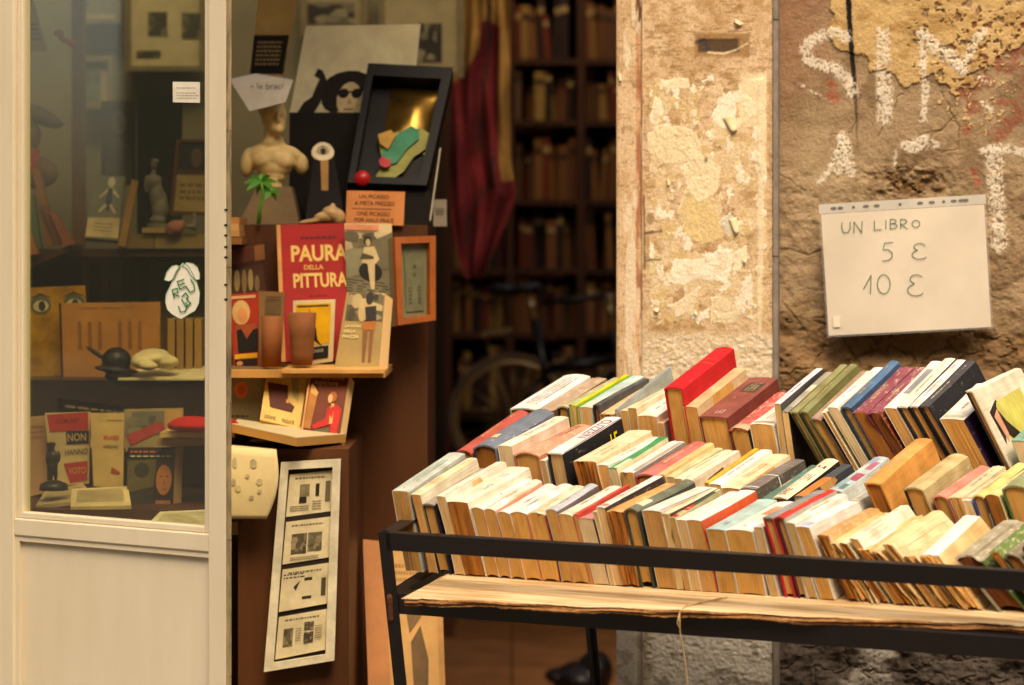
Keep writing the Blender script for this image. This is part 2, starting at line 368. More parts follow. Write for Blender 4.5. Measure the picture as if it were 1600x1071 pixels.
    # white painted letters, thin and broken by the relief
    strokes = [([(1322, 58), (1306, 52), (1286, 55), (1264, 66), (1257, 80), (1264, 97), (1284, 103), (1306, 108), (1324, 124), (1331, 146)], 9.5, 0), ([(1250, 131), (1272, 146), (1296, 158)], 3.5, .12),
               ([(1380, 54), (1381, 110), (1382, 160), (1380, 186)], 11.5, 0), ([(1442, 54), (1443, 100), (1446, 150), (1442, 186)], 8, .03), ([(1442, 56), (1462, 76), (1484, 88), (1504, 106)], 11, .0), ([(1502, 110), (1516, 84), (1526, 62), (1538, 48)], 8, .03),
               ([(1316, 214), (1310, 236), (1298, 262), (1278, 286)], 6, .05), ([(1316, 214), (1322, 240), (1330, 268)], 10, 0), ([(1312, 240), (1312, 262)], 12, 0), ([(1412, 230), (1428, 222), (1444, 218), (1446, 228), (1422, 234)], 7, .0), ([(1456, 220), (1466, 226), (1460, 230)], 4, 0), ([(1398, 238), (1396, 262)], 4, .06),
               ([(1538, 236), (1562, 232), (1580, 236), (1606, 240)], 8, .02), ([(1553, 240), (1556, 300), (1559, 350), (1560, 384)], 13, .02), ([(1538, 160), (1548, 172)], 5, .06), ([(1530, 120), (1546, 128)], 5, .06)]
    for pts, wd, thr in strokes:
        wd = wd * 1.15
        d = seg(X + jx * .14, Y + jy * .14, pts); a = ss(wd + 2.5, wd - 4, d + (fine - .5) * 6)
        cov = ss(.47 + thr, .57 + thr, fbm(sx / 2.4, sy / 4.2, 101, 3) * .6 + fine * .4 + .11 * (1 - ss(wd * .3, wd, d)))
        C = mixc(C, 'e2d6c0', np.clip(a * cov * .8, 0, 1)); H = H + a * cov * .0007
    for (cx, cy, r) in ((1302, 152, 9), (1510, 204, 7), (1527, 285, 8), (1300, 132, 6), (1522, 268, 5)):
        a = ss(r + 3, r - 3, np.hypot(X - cx, Y - cy) + (fine - .5) * 10 + jx * .2); C = mixc(C, 'a84c38', a * .6)
    g = C.mean(-1, keepdims=True); C = C * .93 + g * np.array([1.02, 1.0, .94]) * .07
    return H, C

def pillar_fun(X, Y, S, Z):
    sx, sy = S * 1000, Z * 1000
    jx = (fbm(sx / 18, sy / 18, 103) - .5) * 40; jy = (fbm(sx / 18, sy / 18, 109) - .5) * 40
    fine = fbm(sx / 3, sy / 3, 121, 4); mid = fbm(sx / 34, sy / 60, 105); streak = fbm(sx / 5, sy / 60, 107)
    C = np.zeros(X.shape + (3,)) + np.array(lin('d8b88e')); C = mixc(C, 'c09a6a', ss(.45, .68, mid) * .7); C = mixc(C, 'a88456', ss(.60, .74, fbm(sx / 12, sy / 7, 111)) * .6)
    H = (mid - .5) * .0012 + (fine - .5) * .0007
    inner = ss(1003, 1007, X)
    # dirt speckle
    sp = ss(.68, .74, fbm(sx / 4.2, sy / 6, 113, 3)); C = mixc(C, '7d5f38', sp * .6 * (1 - inner * .4))
    # ochre glue stains
    gl = ss(.55, .65, fbm(sx / 16, sy / 11, 115)) * ss(600, 520, Y); C = mixc(C, 'a47a36', gl * .5 * inner)
    # horizontal bars of old glue
    gb = (fbm(sx / 14, sy / 3.2, 117, 3) > .62) & (fbm(sx / 25, sy / 25, 119) > .52); C = mixc(C, '8a6432', gb * .55 * inner * ss(540, 500, Y))
    # layers of torn paper
    lays = [('dcc193', 131, 26, 34, .535, .0004), ('dfc79c', 137, 22, 26, .585, .0005), ('d3b67c', 139, 22, 15, .60, .0004), ('efe2c8', 149, 15, 19, .635, .0009)]
    reg = ss(1008, 1022, X + jx * .2) * ss(1206, 1190, X) * ss(100, 150, Y + jy) * ss(525, 480, Y + jy)
    for c, sd_, a1, a2, th, hh in lays:
        f = fbm(sx / a1 + jx * .012, sy / a2 + jy * .012, sd_, 5, .5); msk = (f > th) & (reg > .5); rim = msk & (f < th + .012)
        C = np.where(msk[..., None], mixc(np.zeros(C.shape) + np.array(lin(c)), 'c2a06c', ss(.4, .8, fine) * .5), C)
        C = mixc(C, 'f3e6c8', rim * .35); H = H + msk * hh * .6
    pat = [([(1046, 428), (1054, 404), (1082, 408), (1100, 402), (1122, 392), (1144, 390), (1142, 420), (1136, 442), (1112, 438), (1088, 436), (1068, 446)], 'efe2c6'),
           ([(1110, 184), (1124, 160), (1140, 142), (1150, 160), (1147, 192), (1132, 202)], 'f2e6cc'), ([(1013, 186), (1024, 152), (1036, 160), (1028, 210)], 'eadcb8'), ([(1012, 210), (1034, 194), (1090, 205), (1098, 250), (1040, 258), (1014, 240)], 'e6d2a6'),
           ([(1030, 125), (1076, 122), (1078, 138), (1032, 140)], 'e7d6ae'), ([(1042, 480), (1096, 446), (1080, 494)], 'e4cfa8'), ([(1108, 506), (1112, 466), (1130, 462), (1160, 490), (1150, 505)], 'e4cfa6'), ([(1144, 396), (1166, 384), (1168, 410), (1146, 432)], 'ecdcb8'),
           ([(1060, 330), (1076, 290), (1100, 300), (1126, 340), (1128, 372), (1096, 384), (1072, 366)], 'dcc184'), ([(1124, 350), (1142, 330), (1148, 352), (1142, 372)], 'cfcab4'), ([(1062, 262), (1096, 240), (1126, 262), (1118, 300), (1090, 318), (1078, 300)], 'e8d6ac')]
    for pts, c in pat:
        msk = inpoly(X + jx * .22, Y + jy * .22, pts); msk2 = inpoly(X + jx * .22 - 1.2, Y + jy * .22 - 1.4, pts)
        C = np.where(msk[..., None], mixc(np.zeros(C.shape) + np.array(lin(c)), 'd2b784', ss(.5, .75, fbm(sx / 9, sy / 9, 151)) * .5), C); C = mixc(C, 'fff8e6', (msk & ~msk2) * .4); H = H + msk * .0003
    # pale vertical band down the right of the posters
    vb = ss(1182 - (Y - 120) * .004, 1186, X + jx * .12) * ss(1199, 1194, X + jx * .12 + (Y - 120) * .018) * ss(112, 130, Y) * ss(532, 518, Y)
    C = mixc(C, 'e9d3ac', vb * .85); H = H + vb * .001
    vb = ss(1152, 1160, X + jx * .2) * ss(1199, 1194, X) * ss(108, 122, Y + jx * .3) * ss(210, 190, Y + jy); C = mixc(C, 'ecd8ae', vb * .8)
    # brown plate mark near the top
    a = ss(1083, 1088, X + jx * .1) * ss(1174, 1169, X + jx * .1) * ss(50, 54, Y + jy * .1) * ss(92, 86, Y + jy * .1); C = mixc(C, '9a7140', a * .85)
    a2 = a * ss(60, 64, Y) * ss(86, 80, Y) * ss(1088, 1092, X) * ss(1158, 1150, X); C = mixc(C, '5b4630', a2 * ss(.3, .6, fbm(sx / 14, sy / 2.2, 161) + .25)); H = H - a2 * .0015
    a3 = seg(X, Y, [(1089, 66), (1100, 63), (1106, 78)]); C = mixc(C, '3c3a40', ss(4.5, 2, a3) * .8); a4 = seg(X, Y, [(1106, 82), (1130, 84), (1150, 78), (1168, 68)]); C = mixc(C, 'd9c49a', ss(2, .8, a4) * .8)
    # vertical mark with ticks on the left
    for pts in ([(1006, 306), (1007, 420)], [(1007, 366), (1034, 362)], [(1008, 364), (1020, 362)], [(1007, 408), (1032, 406)]):
        C = mixc(C, '6e4f2a', ss(2.4, 1.0, seg(X + jx * .05, Y + jy * .05, pts)) * .8)
    C = mixc(C, '87663a', ss(1, .6, np.hypot((X - 1016) / 8, (Y - 342) / 12)) * .7)
    # groove with red primer
    g = ss(5.5, 3.2, np.abs(X - 998)); C = mixc(C, 'a4603e', g * .85 * ss(.25, .6, streak)); C = mixc(C, '5c4028', g * ss(60, 40, Y) * .8); H = H - g * .006
    C = mixc(C, 'e5d3b2', (1 - inner) * ss(.55, .6, fbm(sx / 10, sy / 70, 171)) * ss(972, 978, X) * .7)
    C = mixc(C, 'a6835a', ss(968, 963, X) * .5)
    # right hand rim
    C = mixc(C, '8f6c42', ss(1205, 1210, X + jx * .06) * .6 * ss(.3, .6, streak))
    # foot: coarse pale render, greyer below the stall
    fo = ss(512, 532, Y + jy * .3) * inner; C = mixc(C, 'd6c09a', fo * .9); C = mixc(C, 'eadfca', fo * ss(.55, .62, fbm(sx / 6, sy / 4, 173)) * .6); H = H + fo * (fbm(sx / 7, sy / 5, 175) - .4) * .0032
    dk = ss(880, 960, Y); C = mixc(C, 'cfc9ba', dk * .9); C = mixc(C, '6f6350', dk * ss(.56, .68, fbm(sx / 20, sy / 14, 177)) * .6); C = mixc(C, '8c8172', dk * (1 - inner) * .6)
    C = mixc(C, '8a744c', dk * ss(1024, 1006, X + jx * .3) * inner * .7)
    g = C.mean(-1, keepdims=True); C = (C * .88 + g * .12) * 1.10
    return H, C
zz = axis(0.45, 1.68, -0.02, 3.2, 0.0015)
wall_o = painted_sheet('plaster_wall', np.concatenate([np.arange(wall_s(1214), wall_s(1610), 0.0016), np.arange(wall_s(1610), 3.0, .05)]), zz, -0.022, wall_fun)
tag(wall_o, 'crumbling brown plaster wall with yellow coat and white painted letters', 'wall')
pil_o = painted_sheet('door_pillar', np.arange(0, wall_s(1208), 0.0013), zz, 0.0, pillar_fun, rough=0.85, closed_back=0.35)
tag(pil_o, 'pale pillar beside the doorway covered in torn poster scraps', 'pillar')
mb = MB(); s0 = wall_s(1208.5); s1 = wall_s(1216); ml_ = mat('weathered_metal', '8f8478', .55, .15, 40, .2)
for k in range(8):
    z0, z1 = k * .4, k * .4 + .398
    a = WO + WU * s0 + WN * .004; b = WO + WU * s1 + WN * .004
    mb.hexa([a + Vector((0, 0, z1)), b + Vector((0, 0, z1)), b + Vector((0, 0, z0)), a + Vector((0, 0, z0))], -WN * .03, ml_)
tag(mb.build('metal_strip'), 'thin grey metal strip running up the right edge of the pillar', 'edge strip')
# curled scraps still hanging from the pillar
pm = mat('poster_paper', 'e0cda4', .7, .08, 60, .2)
for (px, py, w_, h_, rot) in ((1140, 186, 18, 26, .4), (1102, 248, 8, 6, 2.2), (1044, 282, 5, 10, .2), (1024, 484, 10, 7, 1.0), (1086, 489, 6, 5, .8), (1163, 406, 6, 5, .3), (1155, 34, 16, 6, -.5), (1146, 346, 12, 24, .3), (968, 118, 5, 12, .2)):
    mb = MB(); k = 4.6 / F; c = wall_pt(px, py, .0015)
    def fn(u, v, c=c, w_=w_, h_=h_, rot=rot):
        a, b = (u - .5) * w_ * k * (1 - .5 * v * v), -(v - .2) * h_ * k; ca, sa = math.cos(rot), math.sin(rot)
        return c + WU * (a * ca - b * sa) + Vector((0, 0, a * sa + b * ca)) + WN * (.0045 * v * v + .002 * math.sin(5 * u))
    mb.grid(fn, 6, 6, pm); o = mb.build('paper_scrap', None, True); md = o.modifiers.new('t', 'SOLIDIFY'); md.thickness = .0004
    o.parent = pil_o
# price notice in a plastic sleeve
def sheet_quad(c4, off, bow=0.0):
    P = [wall_pt(x, y, off) for x, y in c4]
    return lambda u, v, d=0.0: (P[0] * (1 - u) + P[1] * u) * (1 - v) + (P[3] * (1 - u) + P[2] * u) * v + WN * (d + bow * math.sin(math.pi * u) * (.4 + v) + .0012 * math.sin(9 * u + 7 * v))
root = empty('price_notice', 'handwritten price sheet in a clear punched sleeve pinned to the wall', 'notice', wall_pt(1415, 520))
fq = sheet_quad([(1279, 320), (1540, 304), (1552, 514), (1292, 528)], .012, .006)
mb = MB(); mb.grid(lambda u, v: fq(.012 + u * .976, .075 + v * .91), 20, 14, mat('notice_paper', 'e2d4bc', .8, .04, 12, .1)); obj(mb, 'paper', root, True)
slv = bpy.data.materials.new('clear_sleeve'); nt, L, p = nodes_of(slv); p.inputs['Base Color'].default_value = (.85, .85, .82, 1); p.inputs['Roughness'].default_value = .22; p.inputs['Alpha'].default_value = .16
mb = MB(); mb.grid(lambda u, v: fq(u, v, .0012), 20, 14, slv); obj(mb, 'sleeve', root, True)
slt = mat('sleeve_margin', 'c9c2b2', .4, .05, 20, 0)
mb = MB(); mb.grid(lambda u, v: fq(u, v * .07, .0002), 20, 2, slt)
hd = mat('punched_hole', '4a3a28', .9, .1, 30, 0)
for u in (.09, .13, .21, .285, .35, .49, .61, .68, .75, .81, .855, .88):
    w_ = .010 if u in (.21, .49, .75) else .019
    mb.add([fq(u + w_ * math.cos(a), .036 + .012 * math.sin(a), .0009) for a in [i * math.pi / 5 for i in range(10)]], [tuple(range(10))[::-1]], hd)
obj(mb, 'punched_margin', root)
mb = MB(); mb.add([fq(.045, .84, .002), fq(.088, .84, .002), fq(.088, .925, .002), fq(.045, .925, .002)], [(0, 3, 2, 1)], mat('tape', 'eee2cc', .5, .04, 20, 0)); obj(mb, 'tape', root)
pen = mat('green_pen', '48755a', .6, .1, 60, 0)
def ribbon(mb, fq, pts, wd, m, off=.0018):
    """pen line: a thin flat ribbon on a sheet, pts in sheet fractions"""
    for (a, b), (c, d) in zip(pts[:-1], pts[1:]):
        P, Q = fq(a, b, off), fq(c, d, off); t = (Q - P); 
        if t.length < 1e-6: continue
        t.normalize(); n = t.cross(WN).normalized() * wd * .5
        mb.add([P - n - t * wd * .3, P + n - t * wd * .3, Q + n + t * wd * .3, Q - n + t * wd * .3], [(0, 1, 2, 3)], m)
def arc(cx, cy, rx, ry, a0, a1, n=10): return [(cx + rx * math.cos(R(a0 + (a1 - a0) * i / n)), cy + ry * math.sin(R(a0 + (a1 - a0) * i / n))) for i in range(n + 1)]
def pxs(l): # photo pixels on the sheet -> sheet fractions
    out = []
    for x, y in l:
        v = (y - 320 + (x - 1279) * .061) / 209; u = (x - 1279 - v * 12.5) / 260.5; out.append((u, v))
    return out
mb = MB()
W = [[(1316, 348), (1316, 358), (1319, 364), (1325, 364), (1329, 358), (1329, 347)], [(1335, 365), (1335, 347), (1347, 364), (1348, 346)],
     [(1367, 345), (1367, 360), (1378, 359)], [(1385, 344), (1385, 358)], [(1392, 343), (1392, 358), (1400, 357), (1403, 353), (1399, 350), (1393, 350), (1400, 349), (1401, 345), (1397, 343), (1392, 343)],
     [(1408, 358), (1408, 343), (1415, 343), (1418, 346), (1415, 350), (1408, 351), (1419, 358)], arc(1432, 350, 6, 5.5, 0, 360, 12),
     [(1396, 379), (1383, 380), (1381, 391), (1388, 390), (1395, 395), (1395, 402), (1389, 407), (1380, 408)], arc(1438, 386, 9, 5.5, -20, -250, 8) + arc(1438, 398, 12, 7, -110, -330, 8),
     [(1350, 452), (1362, 430), (1361, 459)], arc(1382, 444, 10, 15, 0, 360, 16), arc(1433, 436, 10, 7, -30, -250, 8) + arc(1432, 453, 13, 9, -110, -330, 8)]
for s_ in W: ribbon(mb, fq, pxs(s_), .0014, pen)
obj(mb, 'handwriting', root)

# ------------------------------------------------------------------ ground, street, shop room
gm = mat('cobbles', '6d6355', .8, .2, 9, .5, bscale=14, bdist=.02)
mb = MB(); mb.add([(-30, -30, 0), (30, -30, 0), (30, 4.62, 0), (-30, 4.62, 0)], [(0, 1, 2, 3)], gm); tag(mb.build('street'), kind='structure')
fm = mat('floor_tiles', '7d5230', .5, .2, 6, .1)
mb = MB()
for i in range(-10, 9):
    for j in range(0, 13):
        mb.box((i * .4 + .2, 4.65 + j * .4 + .2, -.011), (.396, .396, .03), fm)
mb.box((0, 7.2, -.03), (9, 5.2, .02), mat('grout', '2c2018', .9, .1, 20, 0)); tag(mb.build('floor'), kind='structure')
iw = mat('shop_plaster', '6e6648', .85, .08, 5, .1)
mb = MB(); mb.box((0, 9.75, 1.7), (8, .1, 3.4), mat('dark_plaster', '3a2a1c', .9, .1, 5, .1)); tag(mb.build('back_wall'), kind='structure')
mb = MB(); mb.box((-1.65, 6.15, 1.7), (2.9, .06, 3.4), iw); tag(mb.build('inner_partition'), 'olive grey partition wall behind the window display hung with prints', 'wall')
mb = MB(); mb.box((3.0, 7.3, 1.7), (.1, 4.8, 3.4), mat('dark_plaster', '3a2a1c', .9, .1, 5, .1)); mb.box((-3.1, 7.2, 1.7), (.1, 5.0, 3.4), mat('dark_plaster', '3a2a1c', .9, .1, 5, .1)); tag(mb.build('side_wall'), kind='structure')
# ------------------------------------------------------------------ the steel stall
YW, TL_ = R(24), R(9.4)
U = Vector((math.cos(YW), -math.sin(YW), 0)); V = Vector((math.sin(YW) * math.cos(TL_), math.cos(YW) * math.cos(TL_), math.sin(TL_))); Wn = U.cross(V)
P0 = at(590, 832, 3.82)
_ro = Matrix.Rotation(R(.75), 3, V); U = _ro @ U; Wn = _ro @ Wn
RM = Matrix((U, V, Wn)).transposed()
def rk(u, v, w_): return P0 + U * u + V * v + Wn * w_
def unp(px, py, v):
    d = Vector(((px - 800) / F, 1, -(py - HZ) / F)); c = Vector((0, 0, CZ)); o = P0 + V * v
    t = (o - c).dot(V) / d.dot(V); q = c + d * t - P0; return q.dot(U), q.dot(Wn)
BW = -0.078                      # board top
RL, RD = 1.62, 0.72              # stall length, depth
steel = mat('dark_steel', '1c1a1d', .36, .25, 22, .35, metal=.35, spec=.6, bscale=160, c2='28201a')
rack = empty('steel_stall', 'black angle iron book stall with slanting legs in front of the wall', 'stall', (P0.x, P0.y, 0))
def angle(a, b, n1, n2, w1, w2, name, th=.003, m=steel):
    """L profile from a to b; flange 1 runs along n1, flange 2 along n2"""
    mb = MB(); d = (b - a)
    mb.hexa([a, b, b + n1 * w1, a + n1 * w1], n2 * th, m)
    mb.hexa([a + n2 * th, b + n2 * th, b + n2 * w2, a + n2 * w2], n1 * th, m)
    o = obj(mb, name, rack); md = o.modifiers.new('b', 'BEVEL'); md.width = .0008; md.segments = 2
    return o
dn = -Wn
angle(rk(.012, 0, 0), rk(RL - .012, 0, 0), dn, V, .026, .013, 'upper_rail')
angle(rk(.012, RD, 0), rk(RL - .012, RD, 0), dn, -V, .026, .024, 'upper_rail')
angle(rk(0, .012, 0), rk(0, RD - .012, 0), dn, U, .026, .024, 'side_rail')
angle(rk(RL, .012, 0), rk(RL, RD - .012, 0), dn, -U, .026, .024, 'side_rail')
angle(rk(.012, .003, -.0895), rk(RL - .012, .003, -.0895), dn, V, .030, .028, 'lower_rail')
angle(rk(.012, RD, -.0895), rk(RL - .012, RD, -.0895), dn, -V, .026, .024, 'lower_rail')
angle(rk(0.003, .012, -.090), rk(0.003, RD - .012, -.090), dn, U, .026, .024, 'lower_side_rail')
angle(rk(RL - .003, .012, -.090), rk(RL - .003, RD - .012, -.090), dn, -U, .026, .024, 'lower_side_rail')
legd = (-Wn + U * .045); legd = legd / -legd.z
for u, v, su, sv in ((0, 0, 1, 1), (RL, 0, -1, 1), (0.0, RD, 1, -1), (RL, RD, -1, -1)):
    a = rk(u, v, .001); L_ = a.z; b = a + legd * L_; mb = MB()
    mb.hexa([a, a + U * (.020 if sv > 0 else .011) * su, b + U * (.020 if sv > 0 else .011) * su, b], V * .003 * sv, steel); mb.hexa([a + V * .0031 * sv, a + V * .022 * sv, b + V * .022 * sv, b + V * .0031 * sv], U * .003 * su, steel)
    o = obj(mb, 'leg', rack); md = o.modifiers.new('b', 'BEVEL'); md.width = .0008; md.segments = 2
# rust bloom of the weld
blob('weld', [(rk(.013, -.001, -.095 - i * .006), (.005, .003, .006)) for i in range(6)], mat('rusty_weld', '5a3220', .8, .25, 120, .4), rack, .0015, 2)
# timber board lying in the frame
wd = bpy.data.materials.new('raw_board'); nt, L, p = nodes_of(wd); uv = N(nt, 'UVMap'); mp = N(nt, 'Mapping'); mp.inputs['Scale'].default_value = (2.2, 34, 1); L.new(uv.outputs[0], mp.inputs[0])
n1 = N(nt, 'TexNoise'); n1.inputs['Scale'].default_value = 3; n1.inputs['Detail'].default_value = 6; n1.inputs['Distortion'].default_value = .6; L.new(mp.outputs[0], n1.inputs['Vector'])
cr = N(nt, 'ValToRGB'); cr.color_ramp.elements[0].position = .36; cr.color_ramp.elements[1].position = .62; cr.color_ramp.elements[0].color = (*lin('b08a58'), 1); cr.color_ramp.elements[1].color = (*lin('dcc498'), 1)
L.new(n1.outputs[0], cr.inputs[0]); L.new(cr.outputs[0], p.inputs['Base Color']); p.inputs['Roughness'].default_value = .75
b = N(nt, 'Bump'); b.inputs['Strength'].default_value = .3; b.inputs['Distance'].default_value = .002; L.new(n1.outputs[0], b.inputs['Height']); L.new(b.outputs[0], p.inputs['Normal'])
edge_m = mat('split_edge', 'a8784a', .9, .25, 60, .8, stretch=(.3, 1, 1), c2='6b4222', bdist=.006)
mb = MB(); rr = random.Random(3); nu = 260
pro = [(-.004 + .0025 * math.sin(i * .11) + .002 * math.sin(i * .37 + 1) + rr.uniform(-.0012, .0012) - (.006 if i < 4 else 0)) for i in range(nu + 1)]
th = [.0095 + .0012 * math.sin(i * .21) + rr.uniform(-.0007, .0007) for i in range(nu + 1)]
u0, u1 = .062, RL - .03
def bu(i, v=0): return u0 + (u1 - u0) * i / nu + (max(0, .03 - v * .6) * .0 if i else 0)
pro = [p - .042 + .074 * min(1, i / nu * 1.65) for i, p in enumerate(pro)]
rows = [0, .020, .03, .034, .038, .1, .3, .70]
for j in range(len(rows) - 1):
    for i in range(nu):
        q = []
        for (ii, jj) in ((i, j), (i + 1, j), (i + 1, j + 1), (i, j + 1)):
            dz = -.0012 if jj == 3 else 0; v = rows[jj] + (pro[ii] if jj == 0 else 0)
            q.append(((bu(ii)) + (v * .12 if ii == 0 else 0), v, dz - (.0015 if jj == 0 else 0)))
        mb.add([rk(a, b_, BW + c) for a, b_, c in q], [(0, 1, 2, 3)], wd, [(a, b_) for a, b_, c in q])
for i in range(nu):
    a, b_ = bu(i), bu(i + 1); n = 4
    for k in range(n):
        def e(ii, uu, kk): return rk(uu, pro[ii] + .0022 * math.sin(kk * 2.1 + ii * .13) * (0 < kk < n) + rr.uniform(-.0004, .0004) * 0, BW - .0015 - th[ii] * kk / n)
        mb.add([e(i, a, k), e(i, a, k + 1), e(i + 1, b_, k + 1), e(i + 1, b_, k)], [(0, 1, 2, 3)], edge_m)
    mb.add([rk(a, pro[i], BW - .0015 - th[i]), rk(b_, pro[i + 1], BW - .0015 - th[i + 1]), rk(b_, .70, BW - .011), rk(a, .70, BW - .011)], [(3, 2, 1, 0)], edge_m)
mb.hexa([rk(u0, pro[0], BW - .0015), rk(u0 + .084, .70, BW - .0015), rk(u0 + .084, .70, BW - .011), rk(u0, pro[0], BW - .011)], U * .001, edge_m)
board = mb.build('timber_board'); tag(board, 'raw pale plank with a splintered front edge lying in the steel frame', 'board')
# string hanging over the board edge
mb = MB(); sp = unp(1060, 945, -.02)[0]; SV = -.010
pts = [rk(sp + .045, .05, BW + .002), rk(sp + .02, .02, BW + .002), rk(sp + .003, SV + .01, BW + .002), rk(sp - .001, SV - .004, BW - .004), rk(sp - .001, SV - .006, BW - .03), rk(sp + .004, SV - .006, BW - .07), rk(sp + .008, SV - .006, BW - .12), rk(sp + .012, SV - .006, BW - .3)]
mb.tube(pts, .0011, mat('jute', 'caa878', .9, .15, 300, .5), 6); mb.tube([pts[3], rk(sp - .004, SV - .007, BW - .018), pts[4] + U * .001], .0009, mat('jute', 'caa878', .9, .15, 300, .5), 6)
tag(mb.build('string', None, True), 'thin tan string looped over the board edge and hanging down', 'string')

# ------------------------------------------------------------------ books
WHT, CRM = 'f1ece2', 'ecdfc4'
def make_book(name, M, t, h, k, L, hc=False, spine=CRM, left=None, right=None, page='tan', bulge=None, rag=0.0, worn=.3, dx=0.0, dz=0.0, ops=(), seed=0, torn=0.0, rot=0.0, hollow=None, inset=None):
    """spine up, head trim towards the camera. k: sideways shear per metre of height. Returns the root empty"""
    rg = random.Random(seed); root = bpy.data.objects.new(name, None); root.empty_display_size = .03; COL.objects.link(root); root.matrix_world = M
    c = .0024 if hc else .0007
    left = left or spine; right = right or spine
    if bulge is None: bulge = min(.007, t * .2) if hc else min(.0012, t * .05)
    hollow = (bulge * .8 if hc else bulge) if hollow is None else hollow
    NY = 6; bend = rg.uniform(-.0008, .0022); crook = rg.uniform(-.0012, .0012); skew = rg.uniform(-.0006, .0006)
    def P(x, y, z):
        f = z / h; yy = y / L
        return (x - k * z + bend * math.sin(math.pi * f) + dx * y + crook * math.sin(math.pi * yy) * f + skew * f * f, y, z + dz * y * max(0, min(1, f)) + .0006 * math.sin(3.1 * yy + seed))
    def top(x): return h + bulge * (1 - (2 * x / t - 1) ** 2) - (bulge if hc else bulge * .6)
    xs = [t * (.5 - .5 * math.cos(math.pi * i / 8)) for i in range(9)] if bulge > .0009 else [t * i / 4 for i in range(5)]
    outer = [(0, h * j / 4 * .985) for j in range(4)] + [(x, top(x)) for x in xs] + [(t, h * j / 4 * .985) for j in (3, 2, 1, 0)]
    inner = []
    for i, (x, z) in enumerate(outer):
        if i < 4: inner.append((x + c, z))
        elif i >= len(outer) - 4: inner.append((x - c, z))
        else: inner.append((min(max(x, c), t - c), z - c))
    cl, cs, cr_ = (paper_cover(q, worn, .45, cloth=hc and worn < .9) for q in (left, spine, right))
    mb = MB(); n = len(outer); ns = n - 1
    arc_s = [0]
    for i in range(1, n): arc_s.append(arc_s[-1] + math.hypot(outer[i][0] - outer[i - 1][0], outer[i][1] - outer[i - 1][1]))
    jf = [rg.uniform(-1, 1) * torn for _ in range(n)]; jb = [rg.uniform(-1, 1) * max(torn, .0006) for _ in range(n)]
    for side, prof in ((0, outer), (1, inner)):
        for i in range(ns):
            m = cl if i < 4 else (cr_ if i >= ns - 4 else cs)
            vs = []; uvs = []; fs = []
            for q in range(NY + 1):
                for ii in (i, i + 1):
                    y = L * q / NY + (jf[ii] if q == 0 else 0) + (jb[ii] if q == NY else 0)
                    vs.append(P(prof[ii][0], y, prof[ii][1])); uvs.append((arc_s[ii], y))
            for q in range(NY):
                a = 2 * q; f = (a, a + 1, a + 3, a + 2); fs.append(f if side else f[::-1])
            mb.add(vs, fs, m, uvs)
    for y_, fl, jj in ((0, 0, jf), (L, 1, jb)):
        for i in range(ns):
            m = cl if i < 4 else (cr_ if i >= ns - 4 else cs)
            q = [P(outer[i][0], y_ + jj[i], outer[i][1]), P(outer[i + 1][0], y_ + jj[i + 1], outer[i + 1][1]), P(inner[i + 1][0], y_ + jj[i + 1], inner[i + 1][1]), P(inner[i][0], y_ + jj[i], inner[i][1])]
            mb.add(q, [(0, 1, 2, 3) if not fl else (3, 2, 1, 0)], m, [(arc_s[i], y_)] * 4)
    for (x0, x1) in ((0, c), (t - c, t)):
        mb.add([P(x0, 0, 0), P(x1, 0, 0), P(x1, L, 0), P(x0, L, 0)], [(3, 2, 1, 0)], cl)
    o = mb.build('cover', root)
    # page block: signatures side by side, each a little out of line
    mb = MB(); pm_ = page_mat(page); ins = (.0034 if hc else .0004) if inset is None else inset
    if rag: ins = -.0005
    nsg = max(3, int(t / (.0022 if not rag else .0032))); bx0, bx1 = c + .0002, t - c - .0002
    for s_ in range(nsg):
        xa = bx0 + (bx1 - bx0) * s_ / nsg; xb = bx0 + (bx1 - bx0) * (s_ + 1) / nsg - (.00012 if not rag else .0004)
        j = rg.uniform(-1, 1) * (.00035 + rag); y0, y1 = ins + j, L - ins + rg.uniform(-1, 1) * (.0003 + rag)
        zt = top((xa + xb) / 2) - c - .0004; zb = (.0035 if hc else .0003) + hollow * (1 - (2 * ((xa + xb) / 2) / t - 1) ** 2) + rg.uniform(0, 1) * rag
        zs = [zb + (zt - zb) * q / 5 for q in range(6)]; wv = rg.uniform(-1, 1) * rag * .5; vs = []; uvs = []
        for z in zs:
            w_ = wv * math.sin(z / h * 5 + s_); 
            for (x, y) in ((xa, y0), (xb, y0), (xb, y1), (xa, y1)): vs.append(P(x + w_, y + (rg.uniform(-1, 1) * rag * .35 if y == y0 else 0), z)); uvs.append((x + (y - y0), z))
        fs = []
        for q in range(5):
            a = 4 * q
            for r_ in range(4): fs.append((a + r_, a + (r_ + 1) % 4, a + 4 + (r_ + 1) % 4, a + 4 + r_))
        fs += [(3, 2, 1, 0), (20, 21, 22, 23)]; mb.add(vs, fs, pm_, uvs)
    mb.build('page_block', root)
    # printing
    def T(s_, y, off): # s_ 0..1 across the spine
        x = s_ * t; return P(x, y, top(x) + off)
    def Rt(y, zf, off): # zf 0 at the spine, 1 at the fore-edge
        return P(t + off, y, h * .985 * (1 - zf))
    def Lf(y, zf, off): return P(-off, y, h * .985 * (1 - zf))
    sp_, rp_ = MB(), MB()
